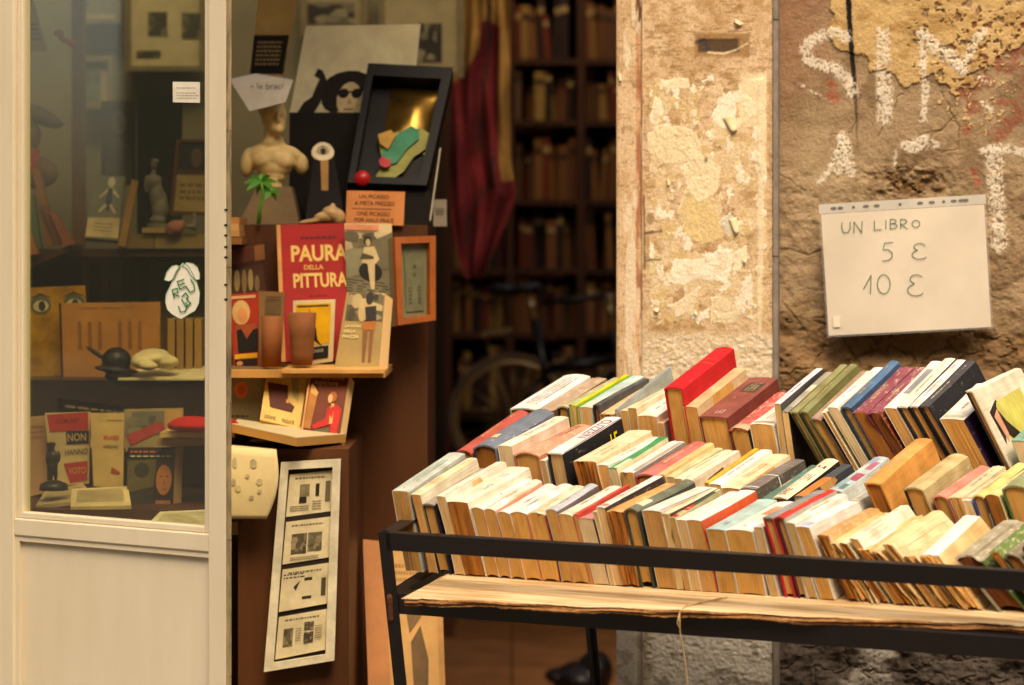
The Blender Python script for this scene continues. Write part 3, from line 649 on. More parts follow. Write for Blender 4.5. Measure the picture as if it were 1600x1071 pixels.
    for op in ops:
        kk = op[0]
        if kk == 't':     # text on the spine: word, centre along (0..1), across centre, height as share of thickness, colour, flip
            _, s, yc, xc, hh, col = op[:6]; fl = -1 if len(op) > 6 and op[6] else 1
            vs, fs = glyphs(s, t * hh * 1.35, .012); m = mat('ink', col, .6, .06, 80, 0)
            sp_.add([T(min(.98, max(.02, xc - fl * v[1] / t)), yc * L + fl * v[0], .00035) for v in vs], fs, m)
        elif kk == 'b':   # band / label on the spine
            _, y0, y1, x0, x1, col = op
            m = paper_cover(col, .35); nn = 6; vs = []; fs = []; uvs = []
            for i in range(nn + 1):
                for y in (y0, y1): vs.append(T(x0 + (x1 - x0) * i / nn, y * L, .00022)); uvs.append((i * .001, y * L))
            for i in range(nn): fs.append((2 * i, 2 * i + 2, 2 * i + 3, 2 * i + 1))
            sp_.add(vs, fs, m, uvs)
        elif kk == 'l':   # lines of worn small type, too small to read
            _, y0, y1, nl, col = op[:5]; xa, xb = (op[5], op[6]) if len(op) > 6 else (.3, .7); m = mat('worn_ink', col, .7, .2, 90, 0)
            for r_ in range(nl):
                xx = xa + (xb - xa) * (r_ + .5) / nl; y = y0 * L
                while y < y1 * L:
                    g = rg.uniform(.0008, .0022)
                    if rg.random() < .8:
                        hh = min(.0022, .3 * (xb - xa) * t / nl) * rg.uniform(.6, 1)
                        sp_.add([T(xx - hh / t, y, .0003), T(xx + hh / t, y, .0003), T(xx + hh / t, y + g, .0003), T(xx - hh / t, y + g, .0003)], [(0, 1, 2, 3)], m)
                    y += g + .0007
        elif kk in ('r', 'lc'):   # flat shape printed on the right cover: list of (y, z) shares, colour
            _, poly, col = op; m = paper_cover(col, .2)
            rp_.add([(Rt if kk == 'r' else Lf)(y * L, z, .0004 + .00015 * (len(rp_.f) % 5)) for y, z in poly], [tuple(range(len(poly)))], m, [(y * L, z * h) for y, z in poly])
        elif kk == 'rt':
            _, s, yc, zc, hh, col = op; vs, fs = glyphs(s, h * hh * 1.35, .015); m = mat('ink', col, .6, .06, 80, 0)
            rp_.add([Rt(yc * L + v[0], zc - v[1] / h, .0011) for v in vs], fs, m)
    if sp_.v: sp_.build('spine_print', root)
    if rp_.v: rp_.build('cover_print', root)
    return root

ROWV = {1: .072, 2: .279, 3: .486}
book_seed = [0]; edge_u = {}
def book(row, x, y, tp, th_, label, bk=None, L=.182, group=None, minh=.05, **kw):
    """x,y: near left end of the spine in the photo; tp: thickness there; th_: lean in the photo (degrees); bk: far left end"""
    v = ROWV[row] + kw.pop('dv', 0); u, w_ = unp(x, y, v); u2, _ = unp(x + tp, y, v); t = max(.004, (u2 - u))
    w0 = BW + .0006; h = max(minh, w_ - w0); k = math.tan(R(th_ - 4))
    ub = u + k * h; prev = edge_u.get(row, -1)
    if ub < prev + .0003: ub = prev + .0003; k = (ub - u) / h
    edge_u[row] = ub + t
    dx = dz = 0
    if bk:
        bu_, bw_ = unp(bk[0], bk[1], v + L); dx = max(-.10, min(.10, (bu_ - u) / L)); dz = max(-.16, min(.16, (bw_ - w_) / L))
    else: dx, dz = row_def.get(row, (0, 0))
    book_seed[0] += 1
    if not kw.get('ops') and kw.get('rag', 0) < .002:
        q = random.Random(x * 7 + row); c0 = sum(lin(kw.get('spine', CRM))) / 3; ink = q.choice(['a8987e', 'b09a7a', '9a8c86', 'b88c7c']) if c0 > .45 else q.choice(['d8c090', 'c8a868', 'cdbfa0'])
        a_ = q.uniform(.15, .35); kw['ops'] = [('l', a_, a_ + q.uniform(.2, .4), q.choice([1, 1, 2]), ink, .35, .65), ('l', .8, .88, 1, ink, .4, .6)] + ([('b', .04, .10, .1, .9, q.choice(['d8c8a4', 'c89a80', 'b8b8a4']))] if q.random() < .3 and c0 > .45 else [])
    M = Matrix.Translation(rk(ub, v, w0)) @ RM.to_4x4()
    r = make_book('book', M, t, h, k, L, dx=dx, dz=dz, seed=book_seed[0] * 13, **kw)
    # an opened-out thing at the mesh base: matrix carries the stall's tilt
    tag(r, label, 'book', group)
    row_def[row] = (dx, dz)
    LOG.append((row, x, round(t * 1000), round(h * 1000), round(math.degrees(math.atan(k))), round(dx, 2), round(dz, 2)))
    return r
row_def = {}; LOG = []
FR = 'books in the front row of the stall'; MR_ = 'books in the middle row of the stall'; BR_ = 'books in the back row of the stall'
B1 = lambda *a, **k: book(1, *a, group=FR, **k)
B2 = lambda *a, **k: book(2, *a, group=MR_, **k)
B3 = lambda *a, **k: book(3, *a, group=BR_, **k)
# ---- front row, left to right
B1(612, 767, 26, 11, 'pale blue grey paperback at the left end of the front row', (701, 707), spine='c3cfc6', right='b9c3c0', left='f1ece2', page='tan', worn=.55, rag=.0006, ops=[('l', .25, .8, 2, '8ea098')])
B1(642, 773, 15, 14, 'cream paperback second from the left end of the front row', (731, 715), spine='efd9b0', right='f0e2c8', left='7d3a34', page='tan', worn=.4)
B1(659, 787, 20, 15, 'black hardback with grey spine, third from the front row left end', (745, 731), hc=True, spine='9a948c', left='1c1a20', right='221e26', page='gold', bulge=.002)
B1(680, 776, 15, 16, 'slim white paperback with thin pink line right of the black hardback', (775, 721), spine='f6ead8', page='cream', ops=[('b', .02, .98, .8, .86, 'd98f86')])
B1(697, 784, 33, 15.5, 'thick white paperback with dark brown page edges, front row', (803, 729), spine='f4ead6', right='f3e4d0', page='brown', rag=.0009, worn=.35, ops=[('l', .35, .5, 2, '6d7386', .55, .8), ('l', .7, .8, 3, '8a8f9a', .3, .7)])
B1(734, 794, 20, 15, 'white paperback right of the one with dark page edges', (811, 748), spine='f6ece0', right='eba890', page='gold', bulge=.0035, L=.17, ops=[('b', .42, .45, .1, .35, '7c6a60'), ('b', .46, .48, .55, .75, 'a03030')])
B1(755, 796, 18, 15, 'white paperback with faint salmon side, second of four alike', (829, 750), spine='f5e9dc', right='eba48e', page='gold', bulge=.0035, L=.17)
B1(774, 800, 21, 15, 'white paperback with faint salmon side, third of four alike', (848, 757), spine='f7eee4', right='ec9f8c', page='gold', bulge=.0035, L=.17, ops=[('l', .35, .6, 1, 'c78f88', .7, .95)])
B1(796, 800, 26, 15, 'white paperback with wide pink side, fourth of four alike', (872, 757), spine='f7efe6', right='e58a80', page='gold', bulge=.0035, L=.17)
B1(823, 801, 28, 14.5, 'cream paperback with crumpled top and maroon side, front row', (890, 760), spine='f2dcc0', right='b4433c', left='d98a7c', page='gold', bulge=.004, torn=.003, worn=.5, L=.165)
B1(852, 796, 18, 14.5, 'blue grey spined paperback among the white ones in the front row', (917, 757), spine='bcc4d0', right='6b5f66', page='gold', bulge=.003, L=.165)
B1(869, 803, 25, 14.5, 'cream white paperback between the blue grey spine and the red one', (950, 760), spine='f2e6d4', left='e89a86', right='d5986a', page='tan', bulge=.003, L=.17)
B1(895, 804, 7, 14.5, 'very thin red paperback in the front row', (977, 758), spine='c8493c', page='tan', L=.172)
B1(902, 810, 24, 14.5, 'faded mauve topped paperback with dark purple side', (966, 778), spine='c78d8a', right='3a1c38', left='e8dcc6', page='pale', L=.15)
B1(926, 800, 7, 15, 'slim cream booklet left of the white book with dark side', (1010, 757), spine='ecdfc0', page='cream', L=.17)
B1(932, 793, 14, 15, 'slim white book with dark patterned right cover, front row', (1024, 743), spine='f5efe6', right='2e2a34', page='cream', worn=.5)
B1(948, 799, 25, 15, 'ragged orange brown old book without a spine', (1035, 755), spine='dba566', left='b27a40', page='brown', rag=.0026, torn=.004, worn=.8)
B1(973, 794, 22, 14.5, 'dark grey green cloth hardback with small cream label, front row', (1070, 748), hc=True, spine='6b7262', left='3f443c', right='3c4038', page='gold', bulge=.005, ops=[('b', .12, .3, .2, .85, 'd8d4b6')])
B1(1002, 798, 30, 14, 'thick white spined paperback right of the grey green hardback', (1088, 760), spine='f5eee0', right='d6c2b4', left='e9dccc', page='tan', worn=.4, ops=[('b', .02, .98, .84, .93, '9a9086')])
B1(1034, 803, 11, 14, 'cream pamphlet with holes punched down its torn side', (1110, 762), spine='efe2c4', right='4a3424', page='cream', torn=.004, worn=.6)
B1(1046, 809, 9, 14, 'slim paperback with green spine and red label', (1118, 764), spine='c9c69a', page='tan', ops=[('b', .02, .10, 0, 1, 'b8322a'), ('b', .26, .44, 0, 1, 'c23c30'), ('b', .44, .9, 0, 1, '3f4f46'), ('t', 'B', .34, .5, .6, 'f0dcc8')])
B1(1056, 812, 16, 14, 'white paperback joined to the orange sided one', (1140, 768), spine='f7efde', page='cream', ops=[('l', .5, .56, 1, 'b0a890', .4, .8)])
B1(1072, 812, 24, 13.5, 'white paperback with fiery orange red right cover', (1158, 766), spine='f8f2e8', right='e8642c', page='tan', ops=[('r', [(.0, .0), (1, 0), (1, .12), (.0, .3)], 'e2592c'), ('r', [(0, .3), (1, .12), (1, .5), (0, .6)], 'ee8648')])
B1(1103, 826, 29, 13.5, 'light blue spined paperback with a small emblem, front row', (1199, 781), spine='a9cbc8', page='gold', L=.175, ops=[('l', .14, .26, 2, '5d7f84', .3, .7)])
B1(1132, 827, 44, 14, 'thick white paperback with orange printing on its spine', (1226, 785), spine='f8f3ea', page='gold', L=.175, bulge=.0025, ops=[('b', .52, .8, .35, .75, 'eba07a'), ('l', .52, .8, 3, 'd9683c', .38, .72), ('l', .1, .16, 1, 'c8a060', .4, .6), ('b', .34, .46, .62, .8, 'cfd8b6')])
B1(1177, 823, 14, 16, 'slim cream book pressed against the red hardback', (1230, 800), spine='dcd6cc', page='cream', L=.12)
B1(1191, 807, 17, 18, 'hardback with red boards and grey spine', (1275, 766), hc=True, spine='8d9394', left='b8222a', right='c23034', page='tan', bulge=.0015)
B1(1209, 807, 15, 19, 'hardback with bright red spine next to the grey spined one', (1297, 765), hc=True, spine='cc3f3c', left='5a2430', right='b5b0a8', page='tan', bulge=.002)
B1(1225, 817, 16, 20, 'white paperback with faint yellow green lettering on its spine', (1313, 772), spine='f6efe2', page='cream', worn=.45, bulge=.002, ops=[('l', .35, .75, 1, 'b8b468', .4, .9)])
B1(1242, 823, 22, 22, 'white paperback with blue stained spine and wide white side', (1320, 783), spine='eef0f0', right='efe3d6', page='gold', ops=[('b', .03, .16, .15, .9, 'aebcd8')])
B1(1275, 837, 17, 29, 'ragged brown topped book leaning beside the white sided one', (1356, 794), spine='c79a62', right='d8b078', page='brown', rag=.0035, torn=.005, worn=.9)
B1(1292, 850, 17, 35, 'coverless tan book with frayed sheets, leaning', (1372, 800), spine='e6c48c', right='f0d6a4', page='tan', rag=.004, torn=.005, worn=.7)
B1(1309, 849, 15, 38, 'old book with crumpled cream side leaning right', (1390, 800), spine='f0dcb8', right='f3e0c0', page='brown', rag=.003, torn=.004, worn=.5)
B1(1326, 842, 13, 39, 'cream book with broad pinkish white side, leaning steeply', (1412, 789), spine='f4e6cc', right='f5e6d2', page='tan', L=.19, rag=.0008, torn=.002)
B1(1338, 858, 18, 41, 'bundle of frayed pages with a white scrap on top', (1424, 806), spine='e3be86', right='dcae74', page='brown', rag=.0045, torn=.006, worn=.9, ops=[('b', .12, .62, -.1, .9, 'f6f2ea')])
B1(1358, 862, 17, 42, 'frayed tan pages right of the white scrap', (1436, 806), spine='e6ca98', right='e6c690', page='tan', rag=.005, torn=.006, worn=.9)
B1(1378, 850, 16, 43, 'old cream book showing a wide ruled cover with a tiny red mark', (1462, 798), spine='ecd2a0', right='efd6aa', left='d9b27a', page='tan', L=.19, rag=.001, torn=.002,
   ops=[('r', [(.12, .10), (.88, .10), (.88, .104), (.12, .104)], 'b89a6c'), ('r', [(.12, .10), (.126, .10), (.126, .9), (.12, .9)], 'b89a6c'), ('r', [(.88, .10), (.886, .10), (.886, .9), (.88, .9)], 'b89a6c'), ('rt', 'Y', .46, .42, .12, 'c05030')])
B1(1412, 868, 20, 44, 'stack of loose yellowed sheets, front row right side', (1480, 822), spine='e9d2a4', right='f0dcb4', page='tan', rag=.006, torn=.007, worn=.8)
B1(1438, 866, 26, 44, 'brown frayed book under a bright white paper wrapper', (1508, 806), spine='fbf8f2', right='e6c48e', left='e0bb84', page='tan', rag=.005, torn=.002, worn=.1, L=.165)
B1(1484, 866, 44, 45, 'fat brown paged hardback in a torn grey dust wrapper', (1566, 812), hc=True, spine='aaa48e', left='8c866e', right='4f6a34', page='dark', worn=.95, torn=.004, bulge=.006, ops=[('b', .05, .9, .72, .8, '8d8870')])
B1(1546, 862, 12, 45, 'green frayed strip of a hardback beside the torn grey wrapper', (1626, 806), spine='5f7c3c', right='6f8a48', page='brown', rag=.002, torn=.005, worn=.9)
B1(1562, 864, 26, 45, 'grey brown hardback with brown pages near the right edge', (1640, 812), hc=True, spine='8c8674', left='3f3a30', page='brown', bulge=.006, worn=.7)
B1(1590, 852, 26, 46, 'dark red brown book half cut by the right edge', (1668, 800), hc=True, spine='7c4636', left='35201a', page='dark', bulge=.006)
B1(1622, 862, 22, 46, 'tan paperback at the right end of the front row', (1696, 810), spine='e2c79a', page='tan')
# ---- middle row
B2(709, 703, 28, 9, 'rose red cloth hardback at the left end of the middle row', (805, 640), hc=True, spine='b5584e', left='8d3a38', right='a34a44', page='gold', bulge=.006)
B2(738, 695, 36, 9, 'slate blue cloth hardback with tiny paper label, middle row', (840, 638), hc=True, spine='6f7a8a', left='3a3f4e', right='70788c', page='brown', bulge=.006, worn=.5, ops=[('b', .2, .29, .25, .55, 'e4cf98')])
B2(777, 697, 22, 10, 'plain cream white paperback between slate and salmon books', (868, 650), spine='f7efdc', right='f0dcc8', page='pale', L=.18)
B2(802, 706, 40, 10, 'salmon pink hardback with worn spine lettering', (898, 662), hc=True, spine='d99a80', left='b06a58', right='c9846c', page='gold', bulge=.006, worn=.7, ops=[('l', .55, .95, 3, '6d5248', .2, .62)])
B2(843, 720, 10, 12, 'small low white book between salmon hardback and black sided one', (900, 690), spine='f3ead6', page='cream', L=.12)
B2(854, 707, 26, 13, 'white spined hardback with black cover and yellow numeral', (948, 651), hc=True, spine='f2f0f0', left='2a262c', right='222024', page='cream', bulge=.001, L=.19,
   ops=[('t', 'CUZZEIN', .66, .5, .62, '7a1f4a', 1), ('b', .02, .99, .93, .98, '241c4a'), ('rt', '15', .80, .17, .17, 'e6d21e')])
B2(896, 720, 36, 14, 'ragged brown edged book with creased cream spine, middle row', (985, 672), spine='eedcb8', right='e6d2ac', page='brown', rag=.003, torn=.003, worn=.7, ops=[('l', .2, .5, 2, 'c6a878', .3, .8)])
B2(933, 726, 17, 14, 'white paperback left of the green spine', (1017, 683), spine='f8f4ea', page='tan')
B2(950, 731, 14, 14, 'slim paperback with vivid green spine', (1030, 683), spine='2f9a64', right='e6dcb8', page='pale', ops=[('b', .01, .3, .55, 1, 'd4dcbc')])
B2(968, 737, 22, 14, 'white paperback with torn grey right edge, middle row', (1048, 690), spine='f3f0ea', right='8d8a86', page='tan', torn=.003, worn=.6, ops=[('b', .05, .98, .72, .98, 'a8a39c')])
B2(991, 739, 35, 14, 'rose pink cloth hardback in the middle of the middle row', (1078, 690), hc=True, spine='c4736c', left='a83c40', right='a83c40', page='gold', bulge=.005, worn=.4)
B2(1027, 741, 12, 14, 'pale orange slim book right of the rose pink hardback', (1104, 693), spine='ecc690', page='tan', torn=.003, worn=.5)
B2(1040, 745, 12, 14, 'pale green slim paperback, middle row', (1117, 700), spine='cdd2a6', page='cream')
B2(1053, 748, 13, 14, 'cream slim paperback with scribbled spine', (1132, 703), spine='f0e6cc', page='cream', worn=.5, ops=[('l', .3, .8, 1, 'a89878')])
B2(1067, 752, 11, 16, 'cream book with a small dark picture on its pinkish side', (1145, 704), spine='f3e8d2', right='f0dcc4', page='cream', L=.19, ops=[('r', [(.3, .10), (.62, .06), (.66, .3), (.55, .38), (.42, .3), (.3, .42)], '6b5a36')])
B2(1100, 755, 7, 16, 'thin yellow spined book, middle row', (1178, 700), spine='d8b440', page='cream')
B2(1108, 757, 18, 16, 'bright white paperback right of the thin yellow one', (1190, 702), spine='f9f6f0', page='cream', ops=[('l', .25, .75, 1, '8f94a8', .35, .65)])
B2(1127, 763, 28, 16, 'peach cream paperback left of the string tied book', (1213, 709), spine='f2d9b4', page='tan', worn=.4, ops=[('l', .3, .7, 2, 'd8a67c', .3, .7)])
strb = B2(1157, 764, 24, 16, 'dark grey brown book tied round with white string', (1234, 717), spine='77706e', right='5a544c', page='cream', worn=.6, ops=[('b', .45, .468, 0, 1, 'f2ece0'), ('b', .06, .078, 0, 1, 'f2ece0'), ('l', .6, .8, 4, 'a9a4a4', .2, .8), ('r', [(.45, .0), (.468, 0), (.50, 1), (.482, 1)], 'f2ece0')])
B2(1184, 779, 17, 18, 'muted teal cloth hardback, middle row', (1262, 726), hc=True, spine='5f857c', left='2c3a38', page='gold', bulge=.004)
B2(1205, 776, 25, 20, 'cream spined hardback with big dark red block letters', (1290, 716), hc=True, spine='efe4c8', left='1f2420', right='26241f', page='gold', bulge=.003, L=.19,
   ops=[('t', 'SWE', .14, .46, .48, '7a2630'), ('t', 'EI', .80, .5, .85, '7a2630'), ('l', .44, .6, 5, '6a6250', .15, .85)])
B2(1240, 776, 16, 22, 'dark spined book with orange patch right of the block lettered one', (1322, 726), spine='4c5560', right='3a4048', page='tan', ops=[('b', .02, .6, .1, 1, 'dd8440')])
B2(1290, 765, 24, 24, 'picture covered paperback in blue white and crimson', (1378, 714), hc=True, spine='b9ccd2', left='2f6a58', right='c9d4d4', page='gold', worn=.8, bulge=.002,
   ops=[('b', .1, .35, .1, .6, '8fb0bc'), ('b', .3, .5, .4, .95, 'a8506a'), ('b', .55, .75, .1, .5, 'e8e4e4'), ('b', .62, .84, .5, .9, 'b8748c'), ('b', .8, .95, .2, .6, '94a8c4'), ('b', .05, .2, .6, .9, '5f8a84')])
B2(1324, 782, 16, 25, 'small low grey book under the picture covered one', (1370, 758), spine='c4c8c4', page='gold', L=.11)
B2(1349, 753, 27, 27, 'large plain ochre orange hardback standing out in the middle row', (1460, 686), hc=True, spine='d9a05c', left='b87838', right='d89850', page='brown', bulge=.002, L=.205, worn=.15)
B2(1409, 760, 32, 24, 'olive cream hardback with black inner edge, right of the ochre one', (1510, 710), hc=True, spine='c4b384', left='1e1c1c', right='b7a678', page='gold', bulge=.004, worn=.5)
B2(1454, 773, 25, 24, 'dusty pink cloth hardback, right part of the middle row', (1541, 728), hc=True, spine='d48c7c', left='a85c50', right='b8746a', page='gold', bulge=.005)
B2(1482, 777, 19, 24, 'crumpled cream paperback right of the dusty pink hardback', (1562, 729), spine='ead4b0', right='dcc4a0', page='tan', rag=.001, torn=.003, worn=.7)
B2(1502, 782, 13, 23, 'slim pale book left of the blue edged hardback', (1580, 736), spine='efe4d2', page='pale')
B2(1517, 773, 20, 22, 'slim hardback with blue edges and straw yellow spine', (1606, 723), hc=True, spine='ecd088', left='3c4a8a', right='4c4a50', page='gold', bulge=.004)
B2(1538, 774, 22, 22, 'straw spined paperback with deep orange pages', (1626, 728), spine='f0dca0', left='7c3a2c', page='brown', bulge=.003)
B2(1562, 758, 46, 20, 'thick faded green cloth hardback at the right edge', (1646, 704), hc=True, spine='93a076', left='4f6a3c', page='gold', bulge=.007, worn=.6)
B2(1612, 770, 24, 20, 'cream paperback at the far right end of the middle row', (1690, 720), spine='ecdcbc', page='cream')
# ---- back row
B3(797, 637, 42, 6, 'thick white jacketed book with lines of text, back row left end', (888, 584), hc=True, spine='f3f0e8', left='9ab08a', right='e6dcd2', page='gold', bulge=.003, worn=.25, ops=[('l', .12, .92, 4, '7c8080', .28, .78)])
B3(840, 641, 24, 6, 'low pinkish brown battered book behind the white jacketed one', (925, 590), spine='b8a088', right='8a6a4c', page='brown', rag=.002, torn=.004, worn=.9, L=.2)
B3(871, 634, 17, 6, 'black boarded book with khaki grey spine, back row', (958, 590), hc=True, spine='b5b08e', left='1c1a1c', right='4a5a34', page='gold', bulge=.003)
B3(888.5, 632, 5, 6, 'thin pale green booklet of the bright little group', (975, 589), spine='a8cc8c', page='cream')
B3(894, 633, 5.5, 6, 'thin yellow booklet of the bright little group', (984, 586), spine='d8dc2c', right='e8c81c', page='cream')
B3(900, 635, 4.5, 6, 'thin grass green booklet beside the yellow one', (988, 588), spine='5aa838', page='pale')
B3(905, 636, 20, 6, 'pale blue paperback between bright booklets and charcoal book', (996, 588), spine='b9d2d4', page='cream', ops=[('b', .0, .2, 0, 1, 'd6d4c4')])
B3(926, 632, 10, 7, 'charcoal grey slim hardback, back row left part', (1004, 591), hc=True, spine='55565a', left='26242a', page='brown', bulge=.001)
B3(937, 646, 22, 8, 'battered cream book with torn papery top', (1012, 600), spine='e4c698', right='e2c08e', page='tan', rag=.003, torn=.006, worn=.9)
B3(961, 641, 5, 8, 'thin slate blue board poking up at an angle', (1052, 572), spine='8b9aa2', right='a9b4b4', page='pale', L=.19)
B3(968, 642, 11, 8, 'slim cream book at the foot of the slate blue board', (1050, 604), spine='eed8b0', page='tan', worn=.5)
B3(980, 638, 14, 8, 'cream book left of the thick white paperback', (1062, 594), spine='f0e0c0', page='tan')
B3(995, 650, 31, 8, 'thick white paperback just left of the bright red hardback', (1074, 604), spine='f6f0e8', right='ecc8b4', page='tan', L=.16, bulge=.002)
B3(1027, 662, 9, 9, 'small pinkish low book tucked under the red hardback', (1060, 640), spine='ecc4b0', page='tan', L=.1)
B3(1037, 605, 29, 11, 'tall bright red cloth hardback, highest of the back row', (1120, 541), hc=True, spine='c8202a', left='a01822', right='c8222a', page='gold', bulge=.003, worn=.15, L=.19, ops=[('b', .60, .608, 0, 1, 'd86050'), ('b', .7, .704, 0, 1, 'd86050')])
B3(1067, 636, 22, 10, 'beige kraft covered book leaning on the red hardback', (1148, 575), spine='d6b890', right='dcc09a', page='gold', worn=.3)
B3(1090, 650, 46, 9, 'thick maroon brown hardback with dark label plate', (1172, 589), hc=True, spine='8c5048', left='6e2c2c', right='74382f', page='gold', bulge=.0015, worn=.25, L=.19, ops=[('b', .62, .86, .3, .85, '4c4034'), ('l', .08, .16, 3, 'd8c0a8', .4, .7), ('l', .66, .82, 3, 'a89478', .4, .75)])
B3(1137, 668, 30, 9, 'dark green book with a shredded coral spine', (1204, 612), hc=True, spine='c25a56', left='22382c', right='1e2a24', page='gold', bulge=.004, torn=.005, worn=.95, ops=[('b', 0, .12, .1, 1, 'cdb69a')])
B3(1170, 662, 37, 9, 'thick white paperback left of the lavender spine', (1238, 618), spine='f6efe0', page='tan', L=.15, bulge=.002)
B3(1209, 630, 11, 6, 'slim book with bright lavender white spine', (1275, 576), spine='d9daee', right='4a4a50', left='e9dcc4', page='cream', L=.19, ops=[('l', .25, .55, 1, '4a4e78', .4, .7)])
B3(1221, 643, 11, 6, 'slim grey spined book right of the lavender one', (1290, 582), spine='a8a89c', right='1e1c1e', page='cream', L=.18, ops=[('b', .0, .12, 0, 1, '8a8a80'), ('b', .5, .66, .1, .9, 'd2ccb4')])
B3(1233, 643, 12, 33, 'olive green cloth book, left of a matching pair', (1315, 561), hc=True, spine='8a8a60', left='37361f', right='6d6d46', page='tan', bulge=.001, L=.2)
B3(1247, 642, 13, 33, 'olive green cloth book, right of a matching pair', (1329, 561), hc=True, spine='80825a', left='37361f', right='66683e', page='tan', bulge=.002, L=.2)
B3(1262, 653, 19, 33, 'dusty taupe hardback with mustard page edge', (1350, 571), hc=True, spine='a88e82', left='4a3a30', right='54423a', page='gold', bulge=.003, L=.2)
B3(1283, 645, 7, 33, 'thin cream book left of the Segnali one', (1358, 580), spine='efe2c8', page='tan')
seg_b = B3(1292, 637, 16, 33, 'white topped slim book marked Segnali down its near edge', (1371, 574), spine='fbf8ee', right='f2e6ca', left='e6d8b8', page='pale', L=.19)
B3(1311, 636, 17, 33, 'blue cloth hardback between Segnali and the maroon pair', (1398, 563), hc=True, spine='4f7296', left='2a3648', right='2e4460', page='tan', bulge=.002, L=.2, worn=.4)
B3(1330, 645, 25, 34, 'faded maroon purple book with split spine, left of two', (1412, 570), spine='8f4a5c', right='6d2c40', left='a03c4c', page='brown', torn=.005, worn=.75, L=.195)
B3(1357, 646, 20, 34, 'maroon purple book with shredded orange side, right of two', (1437, 574), spine='8a4458', right='8a4428', page='dark', torn=.006, worn=.9, L=.195)
B3(1380, 638, 20, 33, 'white spined paperback with grey panel right of the maroon pair', (1466, 563), spine='f4f2ee', right='c8c4bc', page='tan', L=.2, ops=[('b', .3, .82, .35, .85, '8a9096')])
B3(1401, 635, 17, 33, 'white book with creased spine and dark edge, back row', (1488, 558), hc=True, spine='efe9dc', left='26242a', right='26242a', page='gold', bulge=.001, L=.205)
B3(1419, 634, 15, 33, 'slim black edged book with pale grey spine', (1506, 562), hc=True, spine='dcdce0', left='1f1d24', right='1f1d24', page='gold', bulge=.001, L=.205)
B3(1435, 634, 15, 33, 'black covered hardback with light spine top, back row right', (1524, 564), hc=True, spine='4a4a50', left='18171c', right='24242a', page='gold', bulge=.001, L=.205)
B3(1468, 654, 38, 31, 'thick white paperback with dark purple side, back row right', (1542, 600), spine='f3efe4', right='2c1a38', page='gold', L=.16)
B3(1508, 610, 12, 29, 'white picture book with lime square and black diagonal figure', (1588, 576), hc=True, spine='ece4d4', left='2a2420', right='eae0cc', page='tan', L=.215, bulge=.001, worn=.15,
   ops=[('r', [(.22, .12), (.80, .10), (.84, .86), (.24, .84)], 'd2d070'), ('r', [(.10, .16), (.30, .10), (.34, .24), (.62, .50), (.72, .52), (.84, .78), (.78, .84), (.60, .64), (.34, .44), (.2, .32), (.12, .40)], '2a1c1c'), ('r', [(.14, .2), (.24, .16), (.24, .34), (.18, .4)], 'e8a890'), ('r', [(.26, .74), (.34, .66), (.42, .76), (.4, .92), (.28, .92)], '5fa896')])
B3(1580, 688, 22, 24, 'small teal topped book by the picture book, cut by right edge', (1640, 650), spine='7fb8ac', page='pale', L=.13)
B3(1606, 650, 24, 22, 'plain cream book at the far right end of the back row', (1680, 600), spine='e6dcc0', page='tan')
# word down the near edge of the white topped book
bm_ = seg_b
vs, fs = glyphs('Segnali', .0125, .01); mb = MB(); q = LOG[[i for i, e in enumerate(LOG) if e[1] == 1292][0]]
t_, h_, k_ = q[2] / 1000, q[3] / 1000, math.tan(R(q[4]))
mb.add([(t_ * .5 + v[1] - k_ * (h_ * .70 - v[0]), -.0022, h_ * .70 - v[0]) for v in vs], fs, mat('ink', '5a4630', .6, .06, 80, 0))
ed = MB(); z0, z1 = .003, h_ - .003
ed.add([(.0005 - k_ * z, -.0018, z) if s_ == 0 else (t_ - .0005 - k_ * z, -.0018, z) for z in (z0, z1) for s_ in (0, 1)] + [(.0005 - k_ * z, .0006, z) if s_ == 0 else (t_ - .0005 - k_ * z, .0006, z) for z in (z0, z1) for s_ in (0, 1)], [(0, 1, 3, 2), (4, 6, 7, 5), (0, 2, 6, 4), (1, 5, 7, 3), (2, 3, 7, 6), (0, 4, 5, 1)], paper_cover('ecdcb4', .3))
ed.build('edge_panel', bm_); mb.build('lettering', bm_)
for e in LOG: print('BK', e)
# ------------------------------------------------------------------ glazed door leaf
DY = R(36); DU = Vector((math.cos(DY), -math.sin(DY), 0)); DN = Vector((-math.sin(DY), -math.cos(DY), 0)); DO = at(353, HZ, 3.82)
def door_pt(px, py, off=0.0):
    d = Vector(((px - 800) / F, 1, -(py - HZ) / F)); c = Vector((0, 0, CZ)); t = ((DO + DN * off) - c).dot(DN) / d.dot(DN); return c + d * t
ds = lambda px: (door_pt(px, HZ) - DO).dot(DU)
dz = lambda px, py: door_pt(px, py).z
door = empty('glass_door', 'open cream painted door leaf with tall glass pane and plain lower panel', 'door', (DO.x, DO.y, 0))
cp = mat('cream_paint', 'dccfb4', .5, .03, 9, .10, stretch=(1, 1, .25), bscale=90, c2='d3c5a6', specks=90); cp2 = mat('worn_edge', '9b8a66', .7, .3, 60, .3, stretch=(1, 1, .2), c2='3a3026')
def dbox(name, s0, s1, z0, z1, o0, o1, m=cp, bev=.002):
    mb = MB(); q = [DO + DU * s0, DO + DU * s1]; 
    a, b_ = [Vector((p.x, p.y, 0)) + DN * o1 for p in q]
    mb.hexa([a + Vector((0, 0, z1)), b_ + Vector((0, 0, z1)), b_ + Vector((0, 0, z0)), a + Vector((0, 0, z0))], DN * (o0 - o1), m)
    o = obj(mb, name, door); 
    if bev: md = o.modifiers.new('b', 'BEVEL'); md.width = bev; md.segments = 2
    return o
ZG = dz(180, 812.5); ZR = dz(180, 851); S0, S1, S2, S3 = ds(-70), ds(30), ds(314), 0.0
